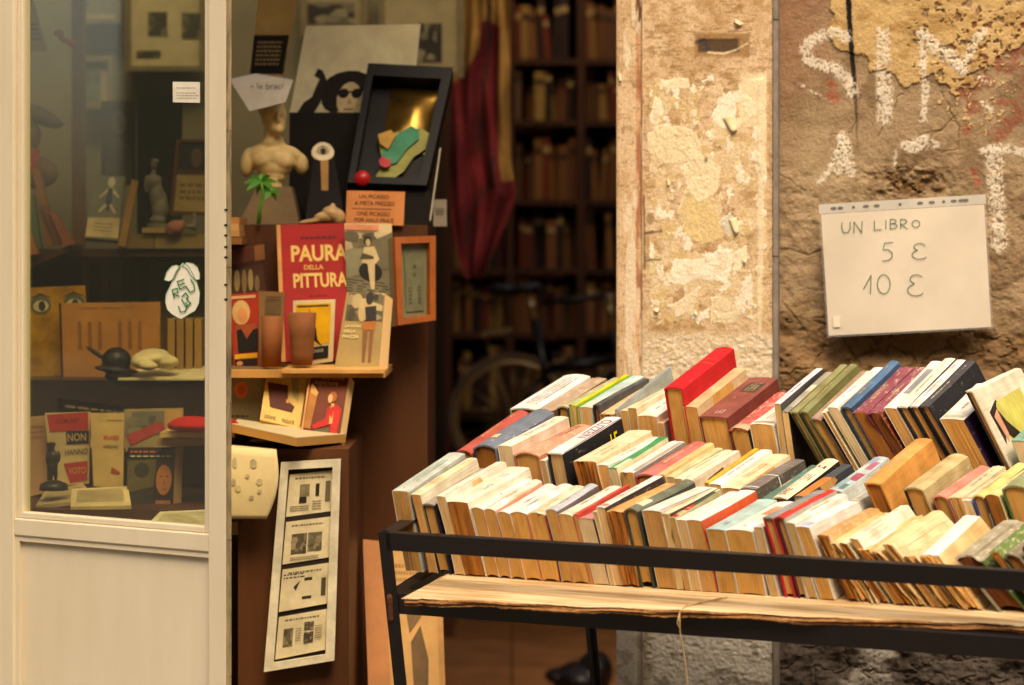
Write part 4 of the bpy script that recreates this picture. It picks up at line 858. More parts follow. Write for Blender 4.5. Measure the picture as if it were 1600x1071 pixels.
dbox('stile', S0, ds(21), .02, 2.35, -.028, 0); dbox('stile', ds(325), S3, .02, 2.35, -.009, 0)
dbox('rail', ds(21), ds(325), ZR, ZG - .010, -.026, -.0015); dbox('rail', ds(21), ds(325), 2.22, 2.35, -.026, -.0015); dbox('rail', ds(21), ds(325), .02, .12, -.026, -.0015)
dbox('glazing_bead', ds(21), S1, ZG - .010, 2.22, -.024, -.007); dbox('glazing_bead', S2, ds(325), ZG - .010, 2.22, -.024, -.007); dbox('glazing_bead', S1, S2, ZG - .0098, ZG, -.024, -.006)
dbox('lower_panel', ds(21), ds(325), .12, ZR, -.020, -.010, cp, 0)
mb = MB()
for (a, b_, z0, z1) in ((ds(21), ds(325), ZR - .008, ZR), (ds(21), ds(27), .12, ZR - .008)):
    p, q = DO + DU * a - DN * .004, DO + DU * b_ - DN * .004
    mb.hexa([Vector((p.x, p.y, z1)), Vector((q.x, q.y, z1)), Vector((q.x, q.y, z0)), Vector((p.x, p.y, z0))], -DN * .006, cp)
obj(mb, 'moulding', door)
gl = bpy.data.materials.new('window_glass'); nt, L, p = nodes_of(gl); out = nt['Material Output']
tr = N(nt, 'BsdfTransparent'); tr.inputs[0].default_value = (.93, .93, .80, 1); gs = N(nt, 'BsdfGlossy'); gs.inputs['Roughness'].default_value = .015; fr = N(nt, 'Fresnel'); fr.inputs[0].default_value = 1.5; mx = N(nt, 'MixShader')
mx.inputs[0].default_value = .11; L.new(tr.outputs[0], mx.inputs[1]); L.new(gs.outputs[0], mx.inputs[2]); L.new(mx.outputs[0], out.inputs[0])
dbox('glass_pane', S1 - .003, S2 + .003, ZG - .004, 2.225, -.017, -.013, gl, 0)
# free edge of the leaf: thin worn metal with latch slots
mb = MB(); e0 = DO + DU * .0004
for k in range(12):
    z0, z1 = .02 + k * .194, .02 + k * .194 + .193
    mb.hexa([Vector((e0.x, e0.y, z1)), Vector((e0.x, e0.y, z1)) + DU * .003, Vector((e0.x, e0.y, z0)) + DU * .003, Vector((e0.x, e0.y, z0))], -DN * .008, cp2)
obj(mb, 'edge_strip', door)
dk_ = mat('dark_slot', '14100c', .8, .1, 30, 0)
for y in (328, 352, 368, 386, 402, 445, 468):
    mb = MB(); c = door_pt(351.5, y, .0006) + DU * .0046; mb.hexa([c + Vector((0, 0, .0012)) - DU * .006, c + Vector((0, 0, .0012)), c - Vector((0, 0, .0012)), c - Vector((0, 0, .0012)) - DU * .006], -DN * .007, dk_); obj(mb, 'latch_slot', door)
# paper notes stuck on the pane
def on_glass(x, y, off=.0): return door_pt(x, y, -.0128 + off)
mb = MB(); wp = mat('note_paper', 'e4dcc6', .7, .05, 40, 0)
mb.hexa([on_glass(270, 128, .0012), on_glass(312, 128.5, .0012), on_glass(312, 161, .0012), on_glass(270, 160, .0012)], -DN * .0008, wp)
for j, y in enumerate((137, 145, 149, 153)):
    x = 276
    while x < 306:
        g = random.uniform(2, 5); mb.add([on_glass(x, y, .0016), on_glass(x + g, y, .0016), on_glass(x + g, y + 1.3, .0016), on_glass(x, y + 1.3, .0016)], [(0, 1, 2, 3)], mat('faint_type', '9a937e', .7, .05, 40, 0)); x += g + 1.4
tag(mb.build('glass_sticker'), 'small white typed label stuck high on the door glass', 'sticker')
pear = [(285, 411), (294, 416), (301, 428), (308, 442), (312.5, 458), (311, 474), (305, 486), (296, 491), (288, 496), (283, 499), (278, 497), (268, 491), (261, 484), (258, 472), (259, 460), (265, 448), (270, 436), (275, 424)]
lf1 = [(282, 417), (276, 414), (268, 416), (260, 425), (256, 438), (264, 440), (272, 436), (277, 424)]; lf2 = [(284, 415), (292, 410), (302, 412), (309, 418), (312.5, 428), (312, 437), (305, 438), (298, 430), (292, 420)]
pr = empty('paper_pear', 'white paper cut out like a fruit with leaves and green letters on the glass', 'paper cut-out', on_glass(285, 455))
mb = MB(); wpp = mat('cutout_paper', 'ece6d2', .7, .04, 40, 0)
for pl, of in ((pear, .0012), (lf1, .002), (lf2, .002)):
    n = len(pl); mb.add([on_glass(x, y, of) for x, y in pl] + [on_glass(x, y, of - .0006) for x, y in pl], [tuple(range(n)), tuple(range(n, 2 * n))[::-1]] + [(i, i + n, (i + 1) % n + n, (i + 1) % n) for i in range(n)], wpp)
obj(mb, 'cutout', pr)
mb = MB(); gp = mat('green_felt', '2e8454', .6, .08, 60, 0)
def gline(pl, wd=1.5, of=.0028):
    for (a, b_), (c, d) in zip(pl[:-1], pl[1:]):
        l = math.hypot(c - a, d - b_) + 1e-6; nx, ny = -(d - b_) / l * wd / 2, (c - a) / l * wd / 2; ex, ey = (c - a) / l * wd * .3, (d - b_) / l * wd * .3
        mb.add([on_glass(a + nx - ex, b_ + ny - ey, of), on_glass(a - nx - ex, b_ - ny - ey, of), on_glass(c - nx + ex, d - ny + ey, of), on_glass(c + nx + ex, d + ny + ey, of)], [(0, 1, 2, 3)], gp)
gline(pear + pear[:1], .9); gline(lf1 + lf1[:1], .9); gline(lf2 + lf2[:1], .9)
for l in ([(272, 466), (269, 453), (277, 451), (278, 457), (270, 460), (280, 463)], [(287, 437), (277, 440), (281, 452), (290, 448)], [(279, 446), (288, 443)],
          [(279, 479), (282, 488), (289, 487), (293, 478), (290, 473)], [(284, 468), (291, 480), (298, 474), (291, 467), (294, 464), (290, 458), (284, 464)], [(290, 447), (297, 457), (304, 454), (303, 445), (298, 437)]): gline(l, 1.9)
obj(mb, 'lettering', pr)

# ------------------------------------------------------------------ flat things: covers, sheets, framed prints
class Card:
    def __init__(s, name, label, cat, q, D, col, th=.004, group=None, part='cover', rough=.7, paper=None, uni=False):
        D = D if isinstance(D, (list, tuple)) else [D] * 4
        s.q = [at(x, y, d) for (x, y), d in zip(q, D)]; n = (s.q[1] - s.q[0]).cross(s.q[3] - s.q[0]).normalized()
        s.n = n if n.y < 0 else -n; s.W = (s.q[1] - s.q[0]).length; s.H = (s.q[3] - s.q[0]).length
        base = (s.q[2] + s.q[3]) / 2
        s.root = empty(name, label, cat, base, group); s.mb = MB(); s.nl = 0
        mb = MB(); mb.hexa(s.q, -s.n * th, mat(part + '_board', col, rough, .10, 14, .1) if paper is None else paper); s.base = obj(mb, part, s.root)
    def p(s, u, v, off=.0012): return (s.q[0] * (1 - u) + s.q[1] * u) * (1 - v) + (s.q[3] * (1 - u) + s.q[2] * u) * v + s.n * off
    def poly(s, pts, c, lvl=None):
        s.nl += 1; s.mb.add([s.p(u, v, .0008 + .00006 * s.nl) for u, v in pts], [tuple(range(len(pts)))], mat('print', c, .7, .12, 25, 0)); return s
    def rect(s, u0, v0, u1, v1, c): return s.poly([(u0, v0), (u0, v1), (u1, v1), (u1, v0)], c)
    def oval(s, u, v, ru, rv, c, rot=0, n=14):
        return s.poly([(u + ru * math.cos(a) * math.cos(rot) - rv * math.sin(a) * math.sin(rot), v + ru * math.cos(a) * math.sin(rot) + rv * math.sin(a) * math.cos(rot)) for a in [2 * math.pi * i / n for i in range(n)]], c)
    def text(s, t, u, v, h, c, wide=1.0, bold=.015):
        vs, fs = glyphs(t, s.H * h * 1.35, bold); s.nl += 2
        s.mb.add([s.p(u + a[0] * wide / s.W, v - a[1] / s.H, .0008 + .00006 * s.nl) for a in vs], fs, mat('print', c, .7, .05, 25, 0)); return s
    def lines(s, u0, v0, u1, v1, n, c, k=1.0):
        s.nl += 1; m = mat('small_type', c, .7, .1, 25, 0)
        for i in range(n):
            v = v0 + (v1 - v0) * (i + .5) / n; hh = (v1 - v0) / n * .24; u = u0
            while u < u1:
                g = random.uniform(.02, .07) * k
                s.mb.add([s.p(u, v - hh, .0008 + .00006 * s.nl), s.p(u, v + hh, .0008 + .00006 * s.nl), s.p(min(u1, u + g), v + hh, .0008 + .00006 * s.nl), s.p(min(u1, u + g), v - hh, .0008 + .00006 * s.nl)], [(0, 1, 2, 3)], m); u += g + .015 * k
        return s
    def photo(s, u0, v0, u1, v1, c='5a5038', seed=1, light='a0906a'):
        s.rect(u0, v0, u1, v1, c); g = random.Random(seed); A, B_ = lin(c), lin(light)
        for i in range(12):
            cu_, cv_ = g.uniform(u0, u1), g.uniform(v0, v1); ru, rv = g.uniform(.08, .3) * (u1 - u0), g.uniform(.06, .3) * (v1 - v0); t = g.random(); n = 7
            hx = ''.join('%02x' % int(255 * min(1, max(0, (a * (1 - t) + b * t))) ** .4545) for a, b in zip([x * .5 for x in A], B_))
            s.poly([(min(u1, max(u0, cu_ + ru * g.uniform(.5, 1.2) * math.cos(6.283 * k / n))), min(v1, max(v0, cv_ + rv * g.uniform(.5, 1.2) * math.sin(6.283 * k / n)))) for k in range(n)], hx)
        return s
    def frame(s, wd, c, hgt=.008, name='frame'):
        mb = MB(); m = mat('frame_wood', c, .5, .15, 20, .15); a, b_ = wd / s.W, wd / s.H
        for q in ([(0, 0), (1, 0), (1 - a, b_), (a, b_)], [(0, 1), (a, 1 - b_), (1 - a, 1 - b_), (1, 1)], [(0, 0), (a, b_), (a, 1 - b_), (0, 1)], [(1, 0), (1, 1), (1 - a, 1 - b_), (1 - a, b_)]):
            mb.hexa([s.p(u, v, hgt) for u, v in q], -s.n * (hgt - .0002), m)
        o = obj(mb, name, s.root); return s
    def pages(s, wd, c='e0cfa4', side='r'):
        """thickness of a book seen at one side"""
        mb = MB(); m = page_mat('cream'); u = 1.0 if side == 'r' else 0.0; d = wd / s.W * (1 if side == 'r' else -1)
        mb.hexa([s.p(u, .01, -.001), s.p(u + d, .015, -.02), s.p(u + d, .99, -.02), s.p(u, .99, -.001)], -s.n * .003, m); obj(mb, 'page_block', s.root); return s
    def done(s, name='picture'):
        if s.mb.v: obj(s.mb, name, s.root)
        return s.root
def pxbox(mb, x0, y0, x1, y1, D, depth, m, D1=None):
    """upright box whose front face fills the given photo rectangle at distance D"""
    a, b_ = at(x0, y0, D), at(x1, y0, D); z0 = at(x0, y1, D).z
    mb.hexa([a, b_, Vector((b_.x, b_.y, z0)), Vector((a.x, a.y, z0))], Vector((0, depth, 0)), m)

# ------------------------------------------------------------------ shop furniture
wood = mat('red_brown_wood', '5e361a', .5, .15, 5, .12, stretch=(1, 1, .12), c2='3c210e', bscale=40)
wood_d = mat('dark_wood', '4a2a16', .5, .22, 5, .12, stretch=(1, 1, .12), bscale=40)
cab = empty('display_cabinet', 'tall red brown wooden cabinet carrying the books beside the doorway', 'cabinet', (-.4, 4.75, 0))
TOPZ = at(400, 352, 4.75).z
mb = MB(); a = at(356, 352, 4.75); b_ = at(668, 352, 4.75); mb.hexa([Vector((a.x, 4.75, TOPZ)), Vector((b_.x, 4.75, TOPZ)), Vector((b_.x, 4.75, 0)), Vector((a.x, 4.75, 0))], Vector((0, .5, 0)), wood); obj(mb, 'carcass', cab)
SH2 = at(400, 578, 4.5).z
mb = MB(); a = at(350, 578, 4.47); b_ = at(602, 578, 4.47); mb.hexa([Vector((a.x, 4.47, SH2)), Vector((b_.x, 4.47, SH2)), Vector((b_.x, 4.47, SH2 - .012)), Vector((a.x, 4.47, SH2 - .012))], Vector((0, .279, 0)), mat('shelf_board', 'b98648', .6, .15, 10, .1)); obj(mb, 'shelf', cab)
DK = at(400, 702, 4.33).z
mb = MB(); a = at(372, 702, 4.33); b_ = at(545, 702, 4.33); mb.hexa([Vector((a.x, 4.33, DK)), Vector((b_.x, 4.33, DK)), Vector((b_.x, 4.33, 0)), Vector((a.x, 4.33, 0))], Vector((0, .419, 0)), wood); obj(mb, 'lower_case', cab)
win = empty('window_shelves', 'dark stepped wooden shelving standing behind the door glass', 'shelving', (-.9, 4.8, 0))
def sbox(x0, x1, y0, z1, z0, depth, name, m):
    mb = MB(); mb.hexa([Vector((x0, y0, z1)), Vector((x1, y0, z1)), Vector((x1, y0, z0)), Vector((x0, y0, z0))], Vector((0, depth, 0)), m); return obj(mb, name, win)
Z3 = at(200, 389, 4.95).z; Z2w = at(200, 594, 4.6).z; Z1w = at(200, 792, 4.35).z
sbox(-1.35, -.53, 4.95, Z3, Z3 - .014, .35, 'top_shelf', wood_d); sbox(-1.35, -.47, 4.6, Z2w, Z2w - .10, .349, 'middle_shelf', mat('black_lacquer', '2a1c12', .35, .2, 8, .05))
sbox(-1.35, -.43, 4.3, Z1w, Z1w - .02, .45, 'bottom_shelf', wood_d); sbox(-1.35, -.43, 4.751, Z2w - .1, 0, .02, 'back_board', mat('black_lacquer', '2a1c12', .35, .2, 8, .05)); sbox(-1.40, -1.352, 4.4, 2.2, 0, .6, 'side_board', wood_d)
sbox(at(112, 0, 5.2).x, at(130, 0, 5.2).x, 5.2, 2.4, Z3, .03, 'post', mat('ochre_wood', '8a5c28', .5, .15, 8, .1))
sbox(-1.35, -.6, 5.301, Z3 - .014, Z2w, .02, 'inner_back', mat('black_lacquer', '2a1c12', .35, .2, 8, .05))

# ------------------------------------------------------------------ prints on the partition
gr = 'framed prints on the shop partition'
for (q, pics, c, lb) in (([(592, -30), (725, -30), (725, 122), (592, 122)], [(.46, .44, .74, .84, '2c2418')], '8f8058', 'framed print with a small dark picture behind the white photo board'),
                     ([(470, -40), (575, -40), (575, 60), (470, 60)], [(.1, .44, .8, .78, '30281a')], '847650', 'framed print half hidden above the white photo board'),
                     ([(196, -60), (322, -60), (322, 112), (196, 112)], [(.28, .46, .52, .68, '3c3828'), (.70, .47, .98, .70, '3c3828'), (.14, .81, .44, .87, '34301f')], 'b4a57c', 'large framed print with two dark pictures seen through the door glass'),
                     ([(124, -40), (190, -40), (190, 38), (124, 38)], [(.1, .2, .9, .8, '6f6a50')], '9c8f6c', 'framed print in the upper left of the glass with grey sheet'),
                     ([(126, 88), (178, 88), (178, 170), (126, 170)], [(.12, .2, .6, .95, '56604c')], '9a8c66', 'small framed print with green grey sheet behind the glass')):
    c_ = Card('framed_print', lb, 'print', q, 6.08, c, .01, gr, 'mount')
    for r in pics: c_.photo(*r, seed=len(lb), light='7c7250')
    c_.frame(.012, '6f6040', .012).done()
# ------------------------------------------------------------------ top of the cabinet
c_ = Card('poster_strip', 'tall cream poster with a black text block hanging above the bust', 'poster', [(412, -70), (480, -70), (440, 132), (388, 132)], 5.05, 'c9a564', .003, part='sheet'); c_.poly([(.0, .62), (.94, .62), (.98, .92), (.02, .92)], '1c1712').lines(.12, .66, .8, .86, 6, 'a58a58', 1.6).done()
ph = Card('photo_board', 'white board with a black and white photo of a figure in a bowler hat', 'board', [(478, 41), (657, 38), (642, 180), (452, 180)], 5.0, 'f0dfb2', .012, part='board')
ph.poly([(.06, .98), (.10, .86), (.16, .80), (.18, .68), (.20, .60), (.15, .56), (.17, .48), (.21, .50), (.24, .56), (.28, .66), (.25, .74), (.24, .86), (.20, .98)], '2a2216').oval(.43, .66, .20, .15, '241c14', -.30).oval(.36, .80, .12, .17, '241c14').oval(.47, .82, .10, .19, 'dcc494').oval(.42, .76, .045, .055, '1c1610').oval(.53, .76, .045, .055, '1c1610').rect(.38, .735, .57, .755, '1c1610').poly([(.475, .80), (.455, .88), (.50, .88)], 'b89c6c').rect(.44, .93, .52, .945, '6a4c34')
ph.done()
blk = mat('black_card', '1c1612', .5, .15, 20, .05)
mb = MB(); pxbox(mb, 452, 176, 600, 351, 4.98, .12, blk); tag(mb.build('black_box'), 'black box under the white photo board on the cabinet top', 'box')
# tilted glossy case with a coloured relief map
cs = empty('shadow_case', 'open black glossy case holding a coloured map shaped figure', 'case', at(640, 350, 4.85))
Q = [(578, 124), (700, 130), (662, 300), (548, 296)]; Dq = [4.98, 4.98, 4.86, 4.86]; qq = [at(x, y, d) for (x, y), d in zip(Q, Dq)]; nn = (qq[1] - qq[0]).cross(qq[3] - qq[0]).normalized(); nn = nn if nn.y < 0 else -nn
gblk = mat('glossy_black', '0e0c0b', .45, .1, 20, 0, spec=.15); glare_gold = mat('brassy_glare', '8c6c30', .22, .3, 7, .1, metal=.85, c2='2c2010')
cu = lambda u, v, o: (qq[0] * (1 - u) + qq[1] * u) * (1 - v) + (qq[3] * (1 - u) + qq[2] * u) * v + nn * o
mb = MB(); mb.hexa([cu(0, 0, 0), cu(1, 0, 0), cu(1, 1, 0), cu(0, 1, 0)], -nn * .01, gblk)
for q in ([(-.03, -.05), (1.05, -.05), (.93, .06), (.06, .06)], [(-.03, 1.03), (.06, .97), (.93, .97), (1.05, 1.03)], [(-.03, -.05), (.06, .06), (.06, .97), (-.03, 1.03)], [(1.05, -.05), (1.05, 1.03), (.93, .97), (.93, .06)]): mb.hexa([cu(u, v, .035) for u, v in q], -nn * .045, gblk)
obj(mb, 'case', cs)
mb = MB(); mb.grid(lambda u, v: cu(.30 + .62 * u, .07 + .6 * v, .002 + .012 * math.sin(math.pi * u) * math.sin(math.pi * v)), 10, 10, glare_gold); obj(mb, 'golden_glare', cs, True)  # golden glare inside the case, built as a bulging brassy patch
def flat(pts, o, col, nm): 
    mb = MB(); n = len(pts); m = mat('painted_card', col, .5, .15, 30, .1)
    f = lambda x, y, oo: cu(((x - 548) - (300 - y) * .19) / 118, (y - 127) / 171, oo)
    mb.add([f(x, y, o + .004) for x, y in pts] + [f(x, y, o) for x, y in pts], [tuple(range(n)), tuple(range(n, 2 * n))[::-1]] + [(i, i + n, (i + 1) % n + n, (i + 1) % n) for i in range(n)], m); obj(mb, nm, cs)
flat([(592, 222), (622, 212), (644, 196), (672, 212), (668, 236), (648, 250), (634, 272), (612, 288), (590, 296), (584, 290), (600, 262)], .006, '8d8a3a', 'yellow_rim')
flat([(600, 240), (628, 214), (644, 204), (656, 210), (656, 224), (638, 240), (622, 262), (604, 266), (598, 254)], .011, '1f7a52', 'green_shape')
flat([(592, 222), (612, 214), (620, 222), (608, 244), (596, 236)], .016, 'b88a2c', 'yellow_shape')
flat([(594, 262), (600, 255), (606, 260), (612, 258), (612, 270), (604, 273), (596, 270)], .018, 'b3242a', 'red_patch')
mb = MB(); c0 = at(566, 279, 4.80); mb.lathe([(0, -.004), (.013, -.004), (.0145, 0), (.013, .004), (0, .004)], c0, mat('red_enamel', 'b0181c', .3, .1, 20, 0), 20, Matrix.Rotation(R(80), 3, 'X')); obj(mb, 'red_disc', cs, True)
# bust with a folded paper hat
bm = mat('aged_plaster', 'd6b678', .55, .12, 30, .08); B0 = at(428, 285, 4.86); s_ = 4.86 / F
def bp(x, y, d=0): return at(x, y, 4.86) + Vector((0, d, 0))
bust = empty('plaster_bust', 'yellowed plaster bust of a head and bare shoulders wearing a paper hat', 'bust', at(428, 350, 4.86))
E_ = lambda x, y, rx, ry, rd, d=0, rot=(0, 0, 0): (bp(x, y, d), (rx * s_, rd * s_, ry * s_), rot)
blob('head_and_shoulders', [E_(428, 182, 20, 27, 22, .0), E_(433, 197, 15, 15, 16, -.010), E_(437, 186, 3, 8, 6, -.030), E_(438, 204, 8, 7, 8, -.022), E_(432, 177, 13, 4, 6, -.022), E_(414, 184, 4, 7, 5, 0),
      E_(423, 168, 22, 18, 24, .008), E_(425, 214, 14, 24, 16, .006), E_(426, 222, 18, 14, 16, .005), E_(428, 228, 20, 9, 13, .004), E_(404, 238, 22, 12, 15, .004, (0, R(-22), 0)), E_(452, 240, 22, 12, 15, .004, (0, R(20), 0)), E_(387, 254, 12, 24, 14, .006, (0, R(8), 0)), E_(470, 256, 12, 18, 13, .006, (0, R(-14), 0)),
      E_(413, 252, 19, 15, 17, -.004), E_(443, 253, 19, 15, 17, -.004), E_(428, 248, 30, 20, 19, .001), E_(428, 262, 30, 16, 18, 0), E_(427, 276, 20, 12, 15, 0)], bm, bust, .0022, 8)
mb = MB()
for x in (430.5, 442): mb.lathe([(0, -.001), (.0016, 0), (0, .001)], bp(x, 183, -.0255), mat('shade_line', '8a6a34', .7, .1, 30, 0), 8)
obj(mb, 'eyes', bust)
mb = MB(); mb.lathe([(0, 0), (.020, 0), (.022, .004), (.016, .012), (.013, .025), (.018, .032), (0, .032)], at(428, 306, 4.86), bm, 24); obj(mb, 'socle', bust, True)
plq = Card('bust_plinth', 'grey brown tapered stone plinth under the bust', 'plinth', [(402, 292), (455, 292), (468, 351), (372, 351)], 4.83, '8c7250', .07, part='block'); plq.done()
ht = empty('paper_hat', 'folded white newspaper style hat with handwriting on the bust', 'hat', at(410, 150, 4.84))
hm = mat('hat_paper', 'bcb09a', .8, .06, 30, .05); A_ = [at(359, 124, 4.82), at(456, 128, 4.78), at(412, 120, 4.84)]
mb = MB(); pk = at(400, 115, 4.86); fl = [at(358, 124, 4.84), at(390, 174, 4.80), at(446, 160, 4.80), at(458, 126, 4.83)]
mb.add(fl + [at(358, 124, 4.86), at(394, 166, 4.90), at(440, 152, 4.90), at(458, 124, 4.86), pk], [(0, 1, 2, 3), (7, 6, 5, 4), (0, 3, 8), (7, 4, 8), (0, 4, 5, 1), (3, 2, 6, 7)], hm); obj(mb, 'folded_paper', ht)
vs, fs = glyphs('e le braci', .020, 0, .2); mb = MB(); hq = lambda a, b_: (fl[0] * (1 - a) + fl[3] * a) * (1 - b_) + (fl[1] * (1 - a) + fl[2] * a) * b_ + Vector((0, -.0015, 0))
mb.add([hq(.56 + a[0] / .125, .26 - a[1] / .055) for a in vs], fs, mat('blue_pen', '544c58', .7, .05, 20, 0)); obj(mb, 'handwriting', ht)
# palm
pal = empty('toy_palm', 'small bright green plastic palm tree in front of the plinth', 'toy palm', at(408, 350, 4.74)); gm_ = mat('green_plastic', '4f8f2a', .4, .15, 40, 0)
mb = MB(); mb.tube([at(404, 350, 4.74), at(406, 325, 4.74), at(411, 302, 4.74), at(408, 284, 4.74)], [.004, .003, .0026, .0024], gm_, 8); obj(mb, 'trunk', pal, True)
mb = MB()
for (cx, cy, n, rr_) in ((408, 284, 9, 26), (424, 300, 5, 16)):
    for i in range(n):
        a = 2 * math.pi * i / n + .2; c0 = at(cx, cy, 4.74); ln = rr_ * 4.74 / F
        P_ = [c0 + Vector((math.cos(a) * ln * t, -.02 * math.sin(a * 2.3) * t, math.sin(a) * ln * t * .7 - .012 * t * t + .006 * t)) for t in (0, .3, .6, 1)]
        d = (P_[-1] - P_[0]).normalized(); sd_ = d.cross(Vector((0, -1, 0))).normalized()
        for k, wd_ in enumerate((.0016, .0045, .004)):
            w2 = (.0045, .004, .0004)[k]; mb.add([P_[k] - sd_ * wd_, P_[k] + sd_ * wd_, P_[k + 1] + sd_ * w2, P_[k + 1] - sd_ * w2], [(0, 1, 2, 3)], gm_)
obj(mb, 'fronds', pal)
# obelisk with an eye
ob = Card('obelisk_sign', 'black pointed stand with a pale strip and a round eye picture', 'ornament', [(494, 222), (518, 222), (540, 350), (476, 350)], [4.86, 4.86, 4.78, 4.78], '17110d', .05, part='body', rough=.9)
ob.poly([(.25, .02), (.8, .02), (.62, .6), (.40, .6)], '9a6f38'); ob.oval(.44, .12, .62, .115, 'd8c49c').oval(.44, .12, .36, .05, 'a08c68').oval(.46, .12, .15, .042, '1e1a16').poly([(.0, .085), (.45, .05), (.85, .085), (.45, .065)], '2a2420').done()
blob('seashell', [(at(522, 335, 4.73), (.022, .014, .013), (0, R(20), 0)), (at(508, 340, 4.73), (.020, .012, .010)), (at(530, 342, 4.73), (.012, .012, .012)), (at(488, 346, 4.73), (.026, .010, .005), (0, R(-8), 0)), (at(520, 326, 4.73), (.006, .006, .010))], mat('shell', 'b08c5c', .5, .2, 60, .3), None, .0018, 3)
tag(bpy.data.objects['seashell'], 'knobbly tan seashell lying at the front of the cabinet top', 'shell')
sg = Card('half_price_sign', 'salmon card with two languages of handwritten joke offer', 'sign', [(542, 298), (633, 300), (630, 353), (540, 350)], 4.74, 'd98a50', .003, part='card')
for i, (t_, y_) in enumerate((('UN PICASSO', .17), ('A META PREZZO', .37), ('ONE PICASSO', .68), ('FOR HALF PRICE', .87))): sg.text(t_, .47 + .02 * (i % 2), y_, .12, '3c2416', 1.0, .0)
sg.rect(.1, .52, .78, .535, '3c2416').done('handwriting')
mb = MB(); pxbox(mb, 632, 298, 672, 351, 4.84, .06, blk); tag(mb.build('black_block'), 'dark block right of the salmon card', 'box')
mb = MB(); mb.tube([at(672, 345, 4.8), at(688, 232, 4.86)], .0016, mat('pale_rod', 'b3a78c', .4, .1, 20, 0), 8); tag(mb.build('thin_rod'), 'thin pale rod leaning at the right end of the cabinet top', 'rod')
Card('small_card', 'small grey white card right of the thin rod on the cabinet', 'card', [(677, 312), (698, 312), (698, 354), (677, 354)], 4.95, 'a89a84', .002, part='sheet').lines(.2, .3, .8, .6, 3, '5a5044').done()
# books stacked at the left end of the top
for i, (x0, x1, y0, y1, c) in enumerate(((356, 374, 340, 350, 'b87c40'), (356, 373, 350, 360, 'cfa060'), (356, 374, 360, 370, 'b98a50'), (356, 378, 371, 382, '8c5c34'))):
    mb = MB(); pxbox(mb, x0 - 30, y0, x1, y1, 4.66 - i * .004, .13, paper_cover(c, .5)); mb.v = [tuple(v) for v in mb.v]
    tag(mb.build('stacked_book'), ('topmost', 'second', 'third', 'lowest and broadest')[i] + ' worn book of the little pile beside the door edge', 'book', 'pile of books beside the door edge')
# ------------------------------------------------------------------ middle: covers pinned on the cabinet front
Card('dark_print', 'brown toned picture of a group, in front of the dark left corner of the cabinet', 'print', [(352, 386), (416, 378), (419, 458), (352, 462)], 4.70, '3a1c10', .004, part='sheet').poly([(.0, .1), (.9, .0), (.95, .33), (.0, .4)], '5a2c18').poly([(.70, .06), (.95, .04), (.95, .34), (.72, .36)], '8a5a30').poly([(.12, .5), (.9, .42), (.95, 1), (.14, 1)], '4a2c18').oval(.28, .72, .07, .22, '9a8050').oval(.45, .74, .06, .24, '8a7046').oval(.6, .72, .06, .22, 'a08654').oval(.75, .8, .06, .16, '7a6040').done()
rp = Card('red_poster', 'large red poster with cream capital letters on the cabinet front', 'poster', [(432, 352), (540, 349), (556, 562), (440, 566)], [4.72, 4.72, 4.6, 4.6], '9c150e', .003, part='sheet')
rp.rect(0, 0, .055, 1, 'c88a4c').lines(.34, .085, .84, .12, 1, '5c1410', 1.2).text('PAURA', .585, .225, .12, 'd8b060', .72, .03).text('DELLA', .50, .325, .036, 'd8a050', .9).text('PITTURA', .58, .425, .105, 'd8b060', .62, .03).lines(.42, .52, .66, .54, 1, '7a1410').done()
bw = Card('photo_cover', 'black and white photo cover of a seated figure on steps', 'book', [(538, 349), (612, 350), (615, 466), (542, 456)], [4.68, 4.68, 4.66, 4.66], 'cdb482', .008)
bw.photo(.0, .12, 1, .78, '7a6e4c', 9, 'cbb488').rect(.02, .02, .72, .10, 'd88a60').poly([(0, .42), (1, .12), (1, .60), (0, .80)], '6f6648').poly([(.0, .40), (.4, .3), (.42, .7), (0, .8)], '8c8260').poly([(0, .78), (1, .78), (1, 1), (0, 1)], '7a7052').lines(.0, .80, 1, 1, 5, '4a442e', 6).oval(.52, .68, .25, .14, '211c14').oval(.48, .24, .09, .07, '3a3020').oval(.49, .27, .05, .05, 'c8ae7c').poly([(.40, .34), (.62, .32), (.72, .50), (.60, .58), (.34, .56)], 'd2b884').poly([(.46, .56), (.62, .56), (.60, .92), (.52, .92)], 'd2b884').poly([(.36, .42), (.30, .52), (.6, .5), (.6, .46)], '54492f').done()
fr_ = Card('small_framed_print', 'small orange wood frame with a grey green print on the cabinet edge', 'print', [(612, 372), (676, 370), (676, 502), (617, 510)], [4.66, 4.70, 4.70, 4.64], '7f7a58', .012, part='mount')
fr_.rect(.30, .18, .76, .86, '6d6b4c').text('A', .54, .34, .05, '3a3a2a').text('U', .54, .43, .04, '3a3a2a').lines(.38, .56, .46, .78, 5, '4c4c38').lines(.62, .56, .7, .78, 5, '4c4c38').frame(.012, 'a85a28', .012).done()
mr = Card('red_cover_book', 'red book cover with a blond woman in a dark dress', 'book', [(358, 460), (404, 457), (404, 572), (366, 575)], 4.56, 'a8301c', .006)
mr.rect(.05, .03, .9, .07, 'd8a070').oval(.38, .26, .32, .17, 'd0a868').oval(.42, .30, .18, .11, 'd88c58').poly([(.15, .42), (.9, .42), (1, .80), (.15, .80)], 'a04c28').poly([(.18, .50), (.36, .48), (.55, .62), (.80, .50), (.98, .48), (.98, .80), (.2, .80)], '1c1610').rect(.05, .82, .95, .885, 'd8a028').rect(.05, .90, .95, .99, '241812').oval(.24, .945, .13, .03, 'c88a58').done()
Card('beige_book', 'beige paperback behind the orange scroll right of the red cover book', 'book', [(404, 455), (445, 457), (438, 574), (404, 575)], 4.60, '8f6a3c', .01).rect(.25, .12, .9, .3, '6c5434').lines(.3, .05, .85, .12, 2, '5c4830').done()
